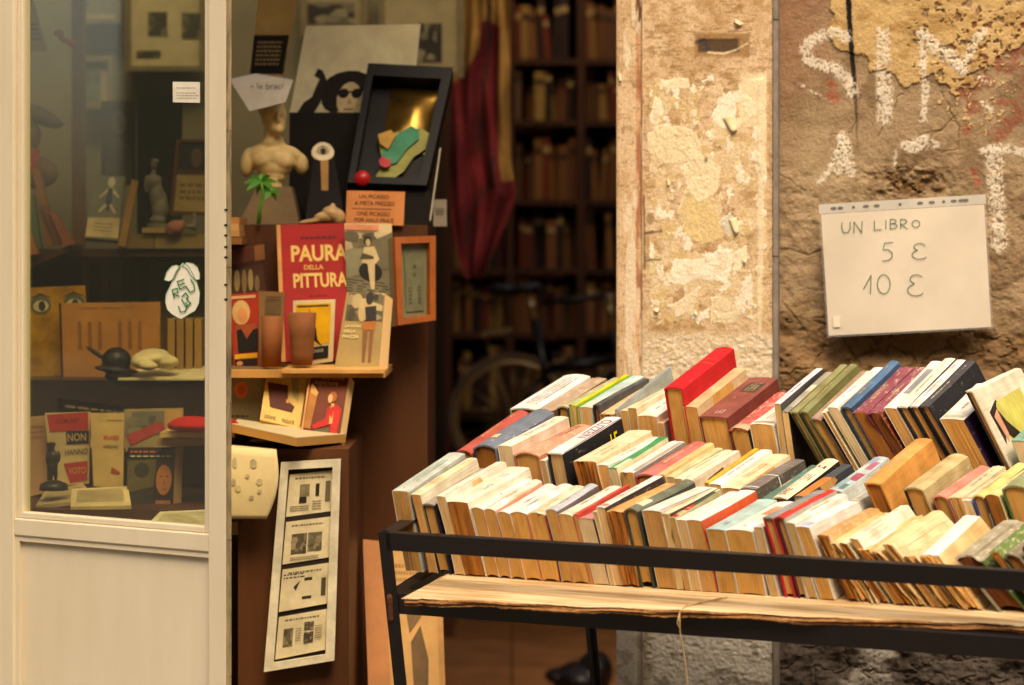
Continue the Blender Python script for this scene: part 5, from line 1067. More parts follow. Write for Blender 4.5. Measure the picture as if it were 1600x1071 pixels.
mb = MB(); mb.tube([at(424, 573, 4.53), at(424, 495, 4.53)], .0165, mat('kraft_roll', '90542a', .75, .14, 12, .1), 20); tag(mb.build('paper_roll', None, True), 'upright orange brown cardboard tube in front of the beige book', 'tube')
ye = Card('yellow_cover_book', 'book with yellow cover and black leaping silhouette', 'book', [(458, 470), (524, 468), (520, 565), (458, 574)], 4.57, 'd9c08c', .008)
ye.rect(.07, .06, .90, .70, 'd8a018').rect(.1, .08, .85, .11, '4a3a14').poly([(.36, .10), (.46, .28), (.56, .44), (.60, .62), (.72, .74), (.56, .66), (.46, .60), (.52, .50), (.44, .34)], '1c1812').rect(.40, .73, .88, .93, '1c1610').text('OGGI', .62, .80, .05, 'b0a080').done()
mb = MB(); mb.lathe([(0, 0), (.017, 0), (.019, .02), (.021, .05), (.024, .088), (.021, .088), (.018, .05), (.016, .004), (0, .004)], at(472, 571, 4.50), mat('terracotta', '86502a', .8, .14, 20, .1), 24); tag(mb.build('clay_beaker', None, True), 'tan clay beaker standing before the yellow covered book', 'beaker')
pz = Card('legs_cover_book', 'book cover with a figure in shorts seen from behind', 'book', [(542, 457), (602, 458), (592, 576), (523, 574)], [4.58, 4.58, 4.52, 4.52], '9c8148', .010)
pz.photo(.06, .01, .98, .38, '5a4e30', 10, 'b8a470').oval(.3, .12, .14, .1, 'b09868').oval(.48, .24, .12, .16, 'b89c68').oval(.2, .3, .1, .08, '443a24').oval(.62, .08, .10, .09, '2c2418').poly([(.52, .20), (.80, .18), (.84, .38), (.58, .38)], '241e18').oval(.78, .07, .06, .05, '3a2a1c').poly([(.50, .40), (.84, .38), (.82, .50), (.52, .50)], 'a8601e').poly([(.54, .50), (.66, .50), (.66, .92), (.60, .92)], '7c4c26').poly([(.70, .50), (.80, .50), (.80, .92), (.74, .92)], '7c4c26').text('LA NON', .28, .46, .035, 'd8c088').text('DELLA', .22, .53, .035, 'd8c088').text('PIAZZA', .26, .60, .04, 'd8c088').pages(.012).done()
Card('shelf_slip', 'thin pale book lying flat along the middle display shelf', 'book', [(452, 570), (596, 570), (600, 578), (440, 578)], [4.56, 4.56, 4.46, 4.46], 'cf9a58', .006).done()
# ------------------------------------------------------------------ lower deck
gd = Card('grey_dot_book', 'dull grey brown book with an orange disc on its cover', 'book', [(354, 572), (412, 574), (404, 660), (354, 660)], 4.52, '7a6644', .01)
gd.oval(.42, .42, .19, .15, 'c05c24').oval(.42, .42, .11, .09, 'b04820').lines(.1, .10, .7, .14, 1, '54462c').lines(.1, .86, .7, .92, 1, '3c3826', 2).pages(.006).done()
to = Card('typewriter_book', 'cream book with a brown box picture and grey title, leaning', 'book', [(418, 578), (481, 583), (468, 670), (406, 656)], [4.52, 4.52, 4.46, 4.46], 'd9b062', .01)
to.poly([(.05, .25), (.56, .27), (.62, .56), (.80, .64), (.76, .74), (.2, .72)], '54281a').poly([(.24, .58), (.42, .46), (.68, .56), (.62, .60), (.42, .52), (.3, .62)], 'c08858').poly([(.60, .12), (.8, .1), (.88, .55), (.72, .45)], 'a8945c').lines(.2, .07, .85, .1, 1, 'a08454').text('DONNE', .24, .92, .07, '6a5c38', .55).text('TAGLIATE', .69, .93, .07, '6a5c38', .5).pages(.006).done()
sp = Card('red_jacket_book', 'brown book cover showing a woman in a red jacket', 'book', [(484, 581), (546, 584), (530, 688), (470, 676)], [4.50, 4.50, 4.42, 4.42], '6a3018', .012)
sp.rect(.0, .0, .05, 1, 'c88a50').text('una donna', .62, .09, .065, 'c89440', .8).text('superiore', .46, .17, .075, 'c89440', .8).poly([(.08, .22), (.28, .36), (.22, .92), (.06, .92)], 'a86c30').poly([(.10, .18), (.30, .34), (.26, .40), (.10, .34)], 'cc9850').oval(.68, .38, .10, .08, 'a85a24').oval(.62, .41, .06, .07, 'd8a468').poly([(.58, .55), (.80, .48), (.94, .56), (.90, .98), (.74, .98), (.72, .80), (.30, .92), (.26, .86), (.56, .72)], 'b8241a').poly([(.66, .48), (.74, .48), (.76, .78), (.68, .80)], 'd09a50').poly([(.34, .92), (.70, .86), (.72, .98), (.3, .98)], '5a5430').pages(.008).done()
fb = empty('flat_book', 'thick cream paperback lying flat in front of the two standing covers', 'book', at(450, 690, 4.36))
Pq = [at(372, 657, 4.46), at(525, 680, 4.40), at(464, 690, 4.28), at(366, 664, 4.33)]; lo = Vector((0, 0, -.013))
Pq = [at(372, 655, 4.50), at(540, 678, 4.44), at(464, 684, 4.27), at(362, 662, 4.33)]
mb = MB(); mb.hexa(Pq, Vector((0, 0, -.001)), paper_cover('d8c69a', .4)); obj(mb, 'cover', fb); mb = MB(); mb.hexa([p + Vector((0, 0, -.0012)) for p in Pq], lo, page_mat('gold')); obj(mb, 'page_block', fb)
blob('red_cloth', [(at(318, 664, 4.37), (.060, .05, .012)), (at(346, 663, 4.36), (.026, .04, .012)), (at(352, 672, 4.34), (.014, .03, .010)), (at(300, 660, 4.38), (.035, .04, .010)), (at(290, 668, 4.38), (.03, .03, .006))], mat('red_cotton', 'b0140f', .85, .12, 30, .2), None, .0025, 6)
tag(bpy.data.objects['red_cloth'], 'folded bright red cloth lying on books at the door edge', 'cloth')
for i, (x0, x1, y0, y1, D, c) in enumerate(((250, 366, 676, 684, 4.36, 'c2a46a'), (246, 352, 685, 697, 4.38, 'a07c48'))):
    mb = MB(); pxbox(mb, x0, y0, x1, y1, D, .15, paper_cover(c, .5)); tag(mb.build('lying_book'), ('thin pale book directly under the red cloth', 'second lower book under the red cloth, tan coloured')[i], 'book')
# big sheet sagging over the deck edge
sh = empty('hanging_sheet', 'white printed sheet drooping over the front edge of the lower case', 'sheet', at(390, 800, 4.26)); m_ = mat('cream_sheet', 'e0c890', .75, .05, 12, .05)
def sf(u, v, o=0):
    x = 338 + 94 * u; y = 693 + 7 * u; 
    if v < .35: t = v / .35; return at(x, y, 4.44 - .17 * t) + Vector((0, 0, -.004 * t * t + o))
    t = (v - .35) / .65; return at(x - 16 * t * t * u + 6 * math.sin(t * 3) * u, y + (6 + 112 * t) * (1 - .06 * u), 4.27 - .006 * math.sin(math.pi * t)) + Vector((0, -o, 0))
mb = MB(); mb.grid(lambda u, v: sf(u, v), 16, 24, m_); o = obj(mb, 'sheet', sh, True); md = o.modifiers.new('t', 'SOLIDIFY'); md.thickness = .0006
mb = MB(); gm2 = mat('grey_ink', 'c2b084', .8, .2, 60, 0)
for (u, v, ru, rv) in ((.60, .48, .06, .045), (.30, .48, .04, .05), (.5, .60, .04, .02), (.7, .65, .05, .03), (.28, .66, .04, .035), (.36, .72, .05, .03), (.72, .74, .04, .02), (.60, .80, .04, .02)):
    mb.add([sf(u + ru * math.cos(a), v + rv * math.sin(a), .0022) for a in [i * math.pi / 5 for i in range(10)]], [tuple(range(10))], gm2)
obj(mb, 'printing', sh)
mb = MB(); pxbox(mb, 330, 816, 418, 836, 4.36, .2, page_mat('cream')); tag(mb.build('paper_stack'), 'thick stack of cream paper under the drooping sheet', 'paper stack')
bpy.data.objects['paper_stack'].rotation_euler = (0, 0, 0)
# tall white frame with four printed leaves
fq_ = Card('leaf_frame', 'tall white frame with four printed leaves hanging askew on the case front', 'frame', [(440, 722), (533, 717), (523, 1031), (413, 1049)], 4.31, '2c2014', .006, part='backing')
for k in range(4):
    v0, v1 = .055 + k * .228, .055 + k * .228 + .212; fq_.poly([(.155, v0 + .008), (.87, v0), (.86, v1 - .01), (.145, v1)], 'dccba0')
    fq_.lines(.25, v0 + .02, .75, v0 + .04, 1, '7c6c48', .8)
    if k == 0: fq_.photo(.34, v0 + .06, .5, v0 + .12, '8a7a54', 3).lines(.2, v0 + .16, .5, v0 + .19, 3, '7c6c48', .5).lines(.56, v0 + .14, .7, v0 + .19, 4, '7c6c48', .5).rect(.34, v0 + .12, .46, v0 + .15, '2a241a').rect(.6, v0 + .06, .66, v0 + .12, '2a241a').rect(.76, v0 + .05, .84, v0 + .15, '6c6048')
    if k == 1: fq_.photo(.26, v0 + .07, .5, v0 + .17, '5c5038', 4).photo(.52, v0 + .07, .74, v0 + .16, '6c6044', 5).lines(.26, v0 + .18, .7, v0 + .20, 2, '7c6c48', .5)
    if k == 2: fq_.lines(.18, v0 + .03, .5, v0 + .06, 2, '4a4230', 1).rect(.5, v0 + .06, .62, v0 + .075, '3a3424').rect(.48, v0 + .15, .62, v0 + .165, '3a3424').rect(.76, v0 + .07, .83, v0 + .16, '54492f').poly([(.34, v0 + .10), (.44, v0 + .07), (.38, v0 + .12)], '3a3424')
    if k == 3: fq_.photo(.24, v0 + .07, .38, v0 + .16, '665a3e', 6).photo(.54, v0 + .05, .68, v0 + .09, '5c5038', 7).photo(.54, v0 + .10, .68, v0 + .15, '4c4230', 8).lines(.42, v0 + .07, .5, v0 + .14, 6, '8c7c58', .4).lines(.7, v0 + .07, .8, v0 + .14, 6, '8c7c58', .4)
fq_.frame(.0125, 'e2d6b4', .010).done()
# print leaning low by the doorway
lp = Card('leaning_print', 'tall pale framed sheet leaning on the cabinet behind the stall leg', 'framed sheet', [(598, 846), (688, 848), (712, 1530), (628, 1530)], [4.62, 4.62, 4.36, 4.36], 'c89a5c', .02, part='sheet')
lp.lines(.12, .05, .8, .10, 3, '9c7444').poly([(.3, .10), (.55, .08), (.62, .18), (.4, .22)], '7a5c38').poly([(.42, .24), (.60, .20), (.72, .28), (.70, .34), (.44, .36)], '6a5030').lines(.1, .40, .8, .46, 2, 'a07c48').rect(.9, 0, 1, 1, 'b88850').done()
lq = Card('leaning_board', 'narrow orange tan board leaning beside the pale framed sheet', 'board', [(567, 843), (600, 846), (630, 1530), (592, 1530)], [4.60, 4.60, 4.34, 4.34], 'b87a48', .02, part='board'); lq.done()
# ------------------------------------------------------------------ behind the glass
gm3 = mat('gold_foil', 'c08a28', .35, .2, 25, .4, metal=.3)
gf = Card('gold_face', 'crumpled gold foil face with painted eyes at the left of the glass', 'mask', [(40, 450), (133, 446), (140, 588), (48, 600)], 4.75, 'c08a28', .006, part='foil', paper=gm3)
for u in (.24, .80): gf.oval(u, .19, .18, .10, '5c5a44').oval(u, .20, .13, .06, 'c8b070').oval(u + .02, .20, .06, .055, '20303a').poly([(u - .2, .12), (u, .06), (u + .2, .12), (u, .09)], '4a3a1c')
gf.done()
of = Card('hand_drawing_folder', 'orange tan card with a faint drawing of raised hands', 'card', [(92, 474), (250, 472), (250, 590), (96, 592)], 4.72, 'b4783a', .006, part='card'); of.rect(.0, .0, .022, 1, '3a2416').lines(.2, .06, .75, .08, 1, '86643a', 3)
for u in (.2, .3, .4, .6, .7, .8): of.poly([(u - .02, .62), (u - .015, .25), (u + .015, .25), (u + .02, .62)], '8c5c34')
of.done()
blob('dark_helmet', [(at(182, 564, 4.62), (.026, .025, .024)), (at(182, 578, 4.62), (.040, .028, .006), (0, R(6), 0)), (at(150, 552, 4.62), (.022, .005, .004), (0, R(35), 0)), (at(184, 588, 4.62), (.024, .02, .008))], mat('dark_bronze', '2e2c22', .4, .2, 30, .2, metal=.4), None, .002, 5); tag(bpy.data.objects['dark_helmet'], 'dark greenish sculpted helmet in front of the hand drawing', 'ornament')
blob('white_shell', [(at(238, 560, 4.62), (.036, .03, .013)), (at(222, 566, 4.60), (.020, .02, .012)), (at(258, 566, 4.62), (.024, .025, .012)), (at(240, 552, 4.64), (.026, .02, .008)), (at(232, 572, 4.58), (.016, .014, .008))], mat('pale_shell', 'cdbb84', .5, .08, 30, .1), None, .002, 3); tag(bpy.data.objects['white_shell'], 'pale curled shell resting on a white paper', 'shell')
Card('shell_paper', 'white paper under the pale shell', 'paper', [(190, 578), (330, 572), (318, 592), (184, 592)], [4.7, 4.7, 4.59, 4.59], 'cabb8c', .003, part='sheet').done()
# standing row below the top shelf
rg = random.Random(11); x = 128
while x < 330:
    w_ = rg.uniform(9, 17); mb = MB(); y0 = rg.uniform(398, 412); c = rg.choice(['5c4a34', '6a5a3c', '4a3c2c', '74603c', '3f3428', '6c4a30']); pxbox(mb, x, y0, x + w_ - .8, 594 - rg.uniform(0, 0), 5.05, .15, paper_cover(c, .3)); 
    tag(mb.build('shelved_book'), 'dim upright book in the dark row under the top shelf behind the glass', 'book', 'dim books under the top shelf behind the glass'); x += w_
for i, x in enumerate((262, 276, 290, 304)):
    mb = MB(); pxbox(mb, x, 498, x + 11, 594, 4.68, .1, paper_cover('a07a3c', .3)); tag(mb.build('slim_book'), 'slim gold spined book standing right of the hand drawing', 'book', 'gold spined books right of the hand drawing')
# top shelf things
sk = Card('skeleton_book', 'grey book with a pale spidery figure and a cream band', 'book', [(148, 274), (196, 276), (184, 376), (133, 372)], [5.0, 5.0, 4.93, 4.93], '6c6546', .012)
sk.oval(.58, .10, .12, .08, 'cdb98a').poly([(.56, .16), (.24, .34), (.28, .37), (.56, .24), (.88, .36), (.9, .33), (.62, .16)], 'b8a678').poly([(.5, .2), (.66, .2), (.66, .46), (.58, .58), (.46, .46)], '24241c').poly([(.46, .44), (.28, .56), (.32, .60), (.54, .48)], 'b8a678').poly([(.66, .44), (.84, .58), (.8, .60), (.6, .48)], 'b8a678').poly([(.0, .68), (1, .66), (1, .97), (.0, .98)], 'c4a86c').lines(.2, .74, .8, .90, 3, '8c7648').done()
Card('tan_slab_book', 'plain tan book edge leaning beside the spidery figure book', 'book', [(206, 280), (216, 283), (196, 386), (184, 384)], 4.93, 'a87c40', .01).done()
ft = empty('figurine', 'grey figurine of a standing person in a long coat on the top shelf', 'figurine', at(248, 350, 4.97)); fm_ = mat('grey_china', '7c745c', .5, .15, 40, .1); g = lambda x, y, rx, ry, rd=None, d=0: (at(x, y, 4.97) + Vector((0, d, 0)), (rx * 4.97 / F, (rd or rx) * 4.97 / F, ry * 4.97 / F))
blob('body', [g(241, 257, 6, 8), g(242, 252, 7, 4), g(240, 270, 4, 6), g(239, 284, 12, 12, 8), g(229, 288, 4, 14, 4), g(249, 288, 4, 14, 4), g(245, 306, 12, 18, 8), g(250, 326, 14, 18, 9), g(247, 344, 13, 8, 9), g(256, 318, 6, 18, 6)], fm_, ft, .002, 3)
mb = MB(); mb.lathe([(0, 0), (.022, 0), (.022, .008), (0, .008)], at(248, 356, 4.97), fm_, 16); obj(mb, 'base', ft)
fp = Card('gilt_card_frame', 'brown frame with a dark portrait above a cream handwritten card', 'frame', [(276, 218), (330, 218), (330, 338), (266, 336)], 5.0, '5c3a20', .01, part='backing'); fp.rect(.12, .06, .95, .40, '2c2418').oval(.6, .24, .16, .13, '6c5434').rect(.06, .47, .98, .95, 'b89a5c').lines(.2, .56, .85, .82, 3, '8a6c38', 3).frame(.005, '6c3c1e', .006).done()
blob('dried_rose', [(at(274, 356, 4.93), (.016, .015, .014)), (at(282, 352, 4.93), (.010, .01, .010)), (at(268, 362, 4.93), (.012, .012, .009))], mat('dusty_rose', 'a8684a', .8, .2, 60, .5), None, .0018, 2); tag(bpy.data.objects['dried_rose'], 'dusty pink rose head lying on books of the top shelf', 'flower')
mb = MB(); pxbox(mb, 222, 356, 258, 364, 4.93, .06, paper_cover('b09058', .4)); tag(mb.build('tiny_book'), 'tiny tan book lying left of the pink rose', 'book')
for i, (x0, x1, c) in enumerate(((184, 240, '8f7340'), (242, 330, 'a0844c'))):
    mb = MB(); pxbox(mb, x0, 366, x1, 388, 4.94, .1, paper_cover(c, .4)); tag(mb.build('lying_volume'), ('short olive volume lying on the top shelf by the tan slab', 'long ochre volume lying on the top shelf under the rose')[i], 'book')
blob('small_ornament', [(at(304, 350, 4.93), (.007, .006, .014)), (at(304, 338, 4.93), (.005, .005, .006)), (at(298, 354, 4.93), (.010, .01, .005))], fm_, None, .0014, 2); tag(bpy.data.objects['small_ornament'], 'little grey ornament at the right end of the top shelf', 'ornament')
# dim picture boards behind
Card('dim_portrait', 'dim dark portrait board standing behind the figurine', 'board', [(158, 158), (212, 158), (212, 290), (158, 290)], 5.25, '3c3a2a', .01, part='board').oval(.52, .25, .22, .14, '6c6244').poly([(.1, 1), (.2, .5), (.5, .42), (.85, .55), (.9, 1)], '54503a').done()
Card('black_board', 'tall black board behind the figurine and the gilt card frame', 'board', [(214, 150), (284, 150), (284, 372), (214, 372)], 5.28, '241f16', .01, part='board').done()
# left edge: hanging papers and leaning spines
Card('triangle_print', 'tan print hanging at the upper left corner of the glass', 'print', [(30, -20), (46, -20), (74, 80), (34, 80)], 5.0, '9c7844', .004, part='sheet').lines(.1, .55, .9, .85, 4, '4c3c22').done()
blob('red_ribbon', [(at(92, 52, 5.1), (.010, .008, .008)), (at(104, 64, 5.1), (.016, .01, .006), (0, R(20), 0)), (at(114, 68, 5.1), (.010, .008, .008))], mat('coral_ribbon', 'b04030', .6, .1, 30, 0), None, .002, 2); tag(bpy.data.objects['red_ribbon'], 'small coral ribbon hanging near the ochre post', 'ribbon')
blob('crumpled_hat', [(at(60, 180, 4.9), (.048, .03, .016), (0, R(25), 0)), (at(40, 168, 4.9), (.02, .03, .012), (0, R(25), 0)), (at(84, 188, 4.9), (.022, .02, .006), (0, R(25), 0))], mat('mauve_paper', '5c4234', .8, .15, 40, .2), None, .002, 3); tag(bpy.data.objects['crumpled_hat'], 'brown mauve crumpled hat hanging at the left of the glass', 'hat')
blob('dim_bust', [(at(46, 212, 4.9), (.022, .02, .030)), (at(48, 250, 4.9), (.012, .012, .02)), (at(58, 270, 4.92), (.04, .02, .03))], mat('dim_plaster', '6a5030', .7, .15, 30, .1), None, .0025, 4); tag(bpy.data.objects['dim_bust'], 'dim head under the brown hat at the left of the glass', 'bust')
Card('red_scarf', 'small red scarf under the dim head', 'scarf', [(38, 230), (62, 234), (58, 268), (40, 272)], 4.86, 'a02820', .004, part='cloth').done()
for i, (x0, y0, x1, y1, c) in enumerate(((50, 262, 84, 382, '8c5a28'), (62, 320, 100, 380, '74431f'), (76, 330, 112, 382, '8a4a24'), (40, 300, 60, 388, '4c5a3c'), (36, 360, 56, 396, 'a0602c'))):
    Card('leaning_book', ('tall orange brown book leaning left under the dim head', 'short dark brown leaning book', 'short rust brown leaning book at the right of its heap', 'green spine leaning at the glass edge', 'orange scrap of a book at the lower left of the heap')[i], 'book', [(x0, y0), (x0 + 12, y0 + 4), (x1 + 4, y1), (x1 - 12, y1 + 3)], 4.85 - i * .01, c, .02).done()
mb = MB(); mb.hexa([at(44, 410, 4.84), at(112, 382, 4.84), at(112, 390, 4.84), at(44, 420, 4.84)], Vector((0, .12, 0)), wood_d); tag(mb.build('slanting_shelf'), 'slanting dark shelf board under the leaning books', 'shelf')
# lower deck covers behind the glass
nv = Card('no_vote_cover', 'cream book cover with red and black title blocks', 'book', [(70, 646), (141, 644), (139, 756), (80, 760)], 4.50, 'c4ab78', .008)
nv.poly([(.04, .02), (.96, .0), (.96, .25), (.08, .26)], 'b02a18').text('I COMUNISTI', .5, .12, .065, '54140e', .62).rect(.45, .26, .98, .44, '1c1814').text('NON', .70, .35, .11, 'b89a60', .8).text('HANNO', .68, .55, .085, '5c4c34', .8).poly([(.36, .70), (.96, .68), (.96, .95), (.5, .97)], 'b02a18').text('VOTO', .70, .81, .09, 'b88a50', .8).done()
Card('pale_cover', 'faded pinkish cover at the far left of the lower deck', 'book', [(44, 652), (72, 650), (74, 770), (46, 776)], 4.52, 'b0885c', .008).lines(.1, .1, .8, .3, 3, '9a5c40').done()
rc = Card('red_title_cover', 'plain cream book cover with one red title line', 'book', [(141, 646), (194, 646), (192, 764), (146, 760)], 4.48, 'cba968', .008); rc.lines(.5, .08, .95, .11, 1, '8a6a44').text('MILANESI', .62, .33, .065, 'c04028', .62).text('NESSUNO', .60, .45, .045, '3a2c1c', .8).poly([(.62, .72), (.9, .78), (.88, .82), (.6, .80)], 'a8402c').done()
Card('back_magazine', 'cream magazine strip standing behind the red title cover', 'magazine', [(90, 622), (212, 638), (212, 700), (90, 700)], 4.60, 'c4a468', .006).lines(.1, .1, .9, .2, 1, '8a7448', 2).done()
mg = Card('grey_red_magazine', 'magazine with grey picture and slanting red lettering', 'magazine', [(194, 640), (286, 638), (286, 704), (196, 706)], 4.52, 'a08a5c', .006); mg.photo(.02, .06, .68, .6, '6e6a54', 12).poly([(.1, .86), (.02, .62), (.62, .28), (.70, .48)], 'a8382a').rect(.7, .02, .98, .98, 'bb8f52').done()
pt = Card('portrait_book', 'dark book cover with a calm painted face and white title lines', 'book', [(200, 700), (274, 700), (270, 800), (198, 800)], 4.40, '2a2a1e', .012)
pt.poly([(.0, .2), (.6, .18), (.6, .6), (0, .7)], '5c5428').oval(.3, .35, .16, .12, '2c2a1c').poly([(.55, .98), (.58, .42), (.78, .28), (.98, .4), (.99, .98)], '1c140e').oval(.78, .50, .17, .24, 'bd7a40').poly([(.62, .82), (.94, .82), (.96, .99), (.6, .99)], 'a06838').rect(.70, .44, .76, .455, '4a2a18').rect(.82, .44, .88, .455, '4a2a18').poly([(.79, .46), (.76, .58), (.81, .58)], '9a5c30').rect(.74, .64, .84, .655, '8a3c24').rect(0, 0, .98, .17, '1a1612').lines(.06, .03, .62, .09, 1, 'c05838', 2).lines(.06, .11, .95, .15, 1, 'd8c8a0', 2.4).pages(.011).done()
st = empty('dark_statuette', 'small dark standing statuette with wide hat on a stand', 'statuette', at(84, 766, 4.38)); g = lambda x, y, rx, ry: (at(x, y, 4.38), (rx * 4.38 / F, rx * .8 * 4.38 / F, ry * 4.38 / F))
blob('body', [g(80, 700, 6, 7), g(80, 694, 8, 3), g(83, 716, 9, 12), g(75, 716, 4, 12), g(91, 714, 4, 10), g(80, 738, 3.5, 16), g(87, 738, 3.5, 16), g(83, 728, 8, 8)], mat('dark_bronze', '2e2c22', .4, .2, 30, .2, metal=.4), st, .0016, 2)
mb = MB(); mb.lathe([(0, 0), (.024, 0), (.022, .01), (.008, .016), (0, .016)], at(84, 766, 4.38), mat('dark_bronze', '2e2c22', .4, .2, 30, .2, metal=.4), 18); obj(mb, 'stand', st, True)
for i, (q, c, lb) in enumerate((([(70, 768), (130, 756), (150, 780), (56, 790)], 'b8a070', 'open pages spread left on the lower deck behind the glass'), ([(112, 764), (200, 760), (205, 790), (110, 792)], 'cdb684', 'open pages spread right of the statuette on the lower deck'), ([(250, 800), (330, 796), (340, 828), (232, 818)], 'd8cfa8', 'white paper edge at the bottom right of the glass'))):
    D0 = (4.5, 4.42, 4.30)[i]; D1 = (4.34, 4.30, 4.12)[i]; Card('open_pages', lb, 'paper', q, [D0, D0, D1, D1], c, .006, part='leaf').lines(.1, .1, .9, .8, 9, 'ac9a70', .7).done()
# ------------------------------------------------------------------ flag
def fl_x(y):
    ys = [-60, 0, 100, 150, 250, 300, 340, 400, 432]; l = [722, 722, 710, 706, 703, 704, 706, 714, 726]; r = [797, 798, 797, 796, 799, 807, 794, 768, 752]
    return np.interp(y, ys, l), np.interp(y, ys, r)
flag = empty('hanging_flag', 'limp flag hanging in folds, cream above and deep red below', 'flag', at(750, 0, 6.8)); nx_, ny_ = 40, 80
fcream = mat('flag_cream', '84602c', .9, .1, 20, .1); fred = mat('flag_red', '5a0e10', .9, .12, 20, .1); fdark = mat('flag_fold_shade', '2a1a14', .9, .1, 20, .1)
vs = []; 
for j in range(ny_ + 1):
    y = -60 + 492 * j / ny_; a, b_ = fl_x(y)
    for i in range(nx_ + 1):
        u = i / nx_; vs.append(at(a + (b_ - a) * u, y + 6 * math.sin(u * 9), 6.8 + .022 * math.sin(u * 11 + y * .011) + .010 * math.sin(u * 23 - y * .017) + .006 * math.sin(y * .05 + u * 5)))
mbs = {k: MB() for k in ('r', 'c', 'd')}
for j in range(ny_):
    for i in range(nx_):
        u = (i + .5) / nx_; y = -60 + 492 * (j + .5) / ny_
        line = 130 - 120 * u if u < .42 else (40 if u < .8 else 280)
        k = 'r' if y > line else 'c'
        if .52 + .05 * math.sin(y * .02) < u < .58 + .06 * math.sin(y * .02 + .3) and y < 240: k = 'd'  # shade of the folds painted into the cloth as dark strips
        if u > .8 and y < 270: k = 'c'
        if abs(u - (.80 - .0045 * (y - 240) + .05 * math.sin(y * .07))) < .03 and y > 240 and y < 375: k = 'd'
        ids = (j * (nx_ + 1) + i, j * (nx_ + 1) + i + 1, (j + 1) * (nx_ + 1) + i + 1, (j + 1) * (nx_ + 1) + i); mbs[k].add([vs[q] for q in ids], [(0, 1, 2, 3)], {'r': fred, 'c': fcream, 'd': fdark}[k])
for k, n in (('r', 'red_cloth_field'), ('c', 'cream_cloth_field'), ('d', 'painted_fold_shade')): obj(mbs[k], n, flag)
# ------------------------------------------------------------------ back bookcase
bc = empty('bookcase', 'tall dark brown bookcase filling the back of the shop', 'bookcase', (0, 9.3, 0)); DB = 9.25
def bpart(name, x0, y0, x1, y1, D, depth, m=wood_d): mb = MB(); pxbox(mb, x0, y0, x1, y1, D, depth, m); obj(mb, name, bc)
SHY = [-60, 92, 188, 312, 420, 520, 640, 780, 930]
for x in (700, 797, 908, 1020): bpart('upright', x - 6, -300, x + 6, 942, DB, .30)
for x0, x1 in ((706, 791), (803, 902), (914, 1014)):
    for y in SHY: bpart('shelf', x0, y, x1, y + 9, DB + .005, .28)
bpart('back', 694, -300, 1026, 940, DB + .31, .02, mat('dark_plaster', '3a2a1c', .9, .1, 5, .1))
rg = random.Random(5); proto = {}
cols = ['6a3c18', '7a4a20', '8c5c28', '5a2810', '8f6a34', '3a2010', '7c4c20', '6c2a10', '9a7638', '2a180e', '5c3c1c', '7c5428']
shn = ['top', 'second', 'third', 'fourth', 'fifth', 'sixth', 'seventh', 'lowest']
for ci, c in enumerate(cols):
    mb = MB(); T_, H_, D_ = .026, .19, .13
    mb.box((0, D_ / 2, H_ / 2), (T_, D_, H_), paper_cover(c, .4))
    mb.box((0, -.0012, H_ * .8), (T_ * .8, .002, H_ * .1), paper_cover('b09058' if ci % 2 else '3a2a1c', .3)); proto[ci] = mb
first = {}
for bi, (x0, x1) in enumerate(((707, 790), (804, 901), (915, 1013))):
    for si, y in enumerate(SHY[1:], 0):
        if bi == 0 and si < 3: continue
        x = x0 + 1; hmax = min(98, SHY[si + 1] - SHY[si] - 14)
        while x < x1 - 6:
            w_ = rg.uniform(8, 17); w_ = min(w_, x1 - x)
            if rg.random() < .06: x += w_ * .6; continue
            ci = rg.randrange(len(cols))
            if ci not in first: o = proto[ci].build('shelf_book'); first[ci] = o
            else: o = first[ci].copy(); COL.objects.link(o)
            p = at(x + w_ / 2, y, DB); o.location = (p.x, DB + rg.uniform(.01, .06), p.z + .0005)
            o.scale = ((w_ - .8) / F * DB / .026, 1, rg.choice([.7, .8, .86, .92, .97, 1]) * hmax / F * DB / .19); o.rotation_euler = (0, rg.choice([0, 0, 0, 0, .07, -.05]) , 0)
            tag(o, 'blurred old book on the %s shelf of the %s bookcase bay' % (shn[si], ('left', 'middle', 'right')[bi]), 'book', 'old books on the back bookcase'); x += w_
for (xa, xb, y, c) in ((806, 846, 204, 3), (830, 868, 200, 6), (716, 780, 432, 4), (812, 880, 432, 2), (930, 990, 432, 0), (820, 872, 532, 7), (918, 962, 326, 5)):
    o = first[c].copy(); COL.objects.link(o); p = at((xa + xb) / 2, y, DB); o.location = (p.x + .095 * (xb - xa) / F * DB / .19, DB + .03, p.z); o.rotation_euler = (0, R(-90) + .03, 0)
    o.scale = (.7, 1, (xb - xa) / F * DB / .19); tag(o, 'old book lying flat on top of its neighbours at the back bookcase', 'book', 'books lying flat in the back bookcase')
# ------------------------------------------------------------------ folding bicycle on a bench
bn = empty('low_bench', 'low dark wooden bench under the small wheeled bicycle', 'bench', (0, 8.6, 0)); zb = at(800, 752, 8.6).z
mb = MB(); mb.hexa([Vector((-.25, 8.4, zb)), Vector((.75, 8.4, zb)), Vector((.75, 8.4, zb - .04)), Vector((-.25, 8.4, zb - .04))], Vector((0, .4, 0)), wood_d); obj(mb, 'bench_top', bn)
for x in (-.2, .7):
    for y in (8.45, 8.75): mb = MB(); mb.box((x, y, (zb - .04) / 2), (.04, .04, zb - .041), wood_d); obj(mb, 'leg', bn)
bk_ = empty('bicycle', 'black small wheeled bicycle standing dim inside the shop', 'bicycle', (at(800, 0, 8.6).x, 8.6, zb)); bkm = mat('black_enamel', '15110f', .3, .1, 20, 0); tyr = mat('tyre_rubber', '5a4632', .7, .1, 20, 0); chr_ = mat('dull_chrome', 'b09a70', .35, .1, 20, 0, metal=.8)
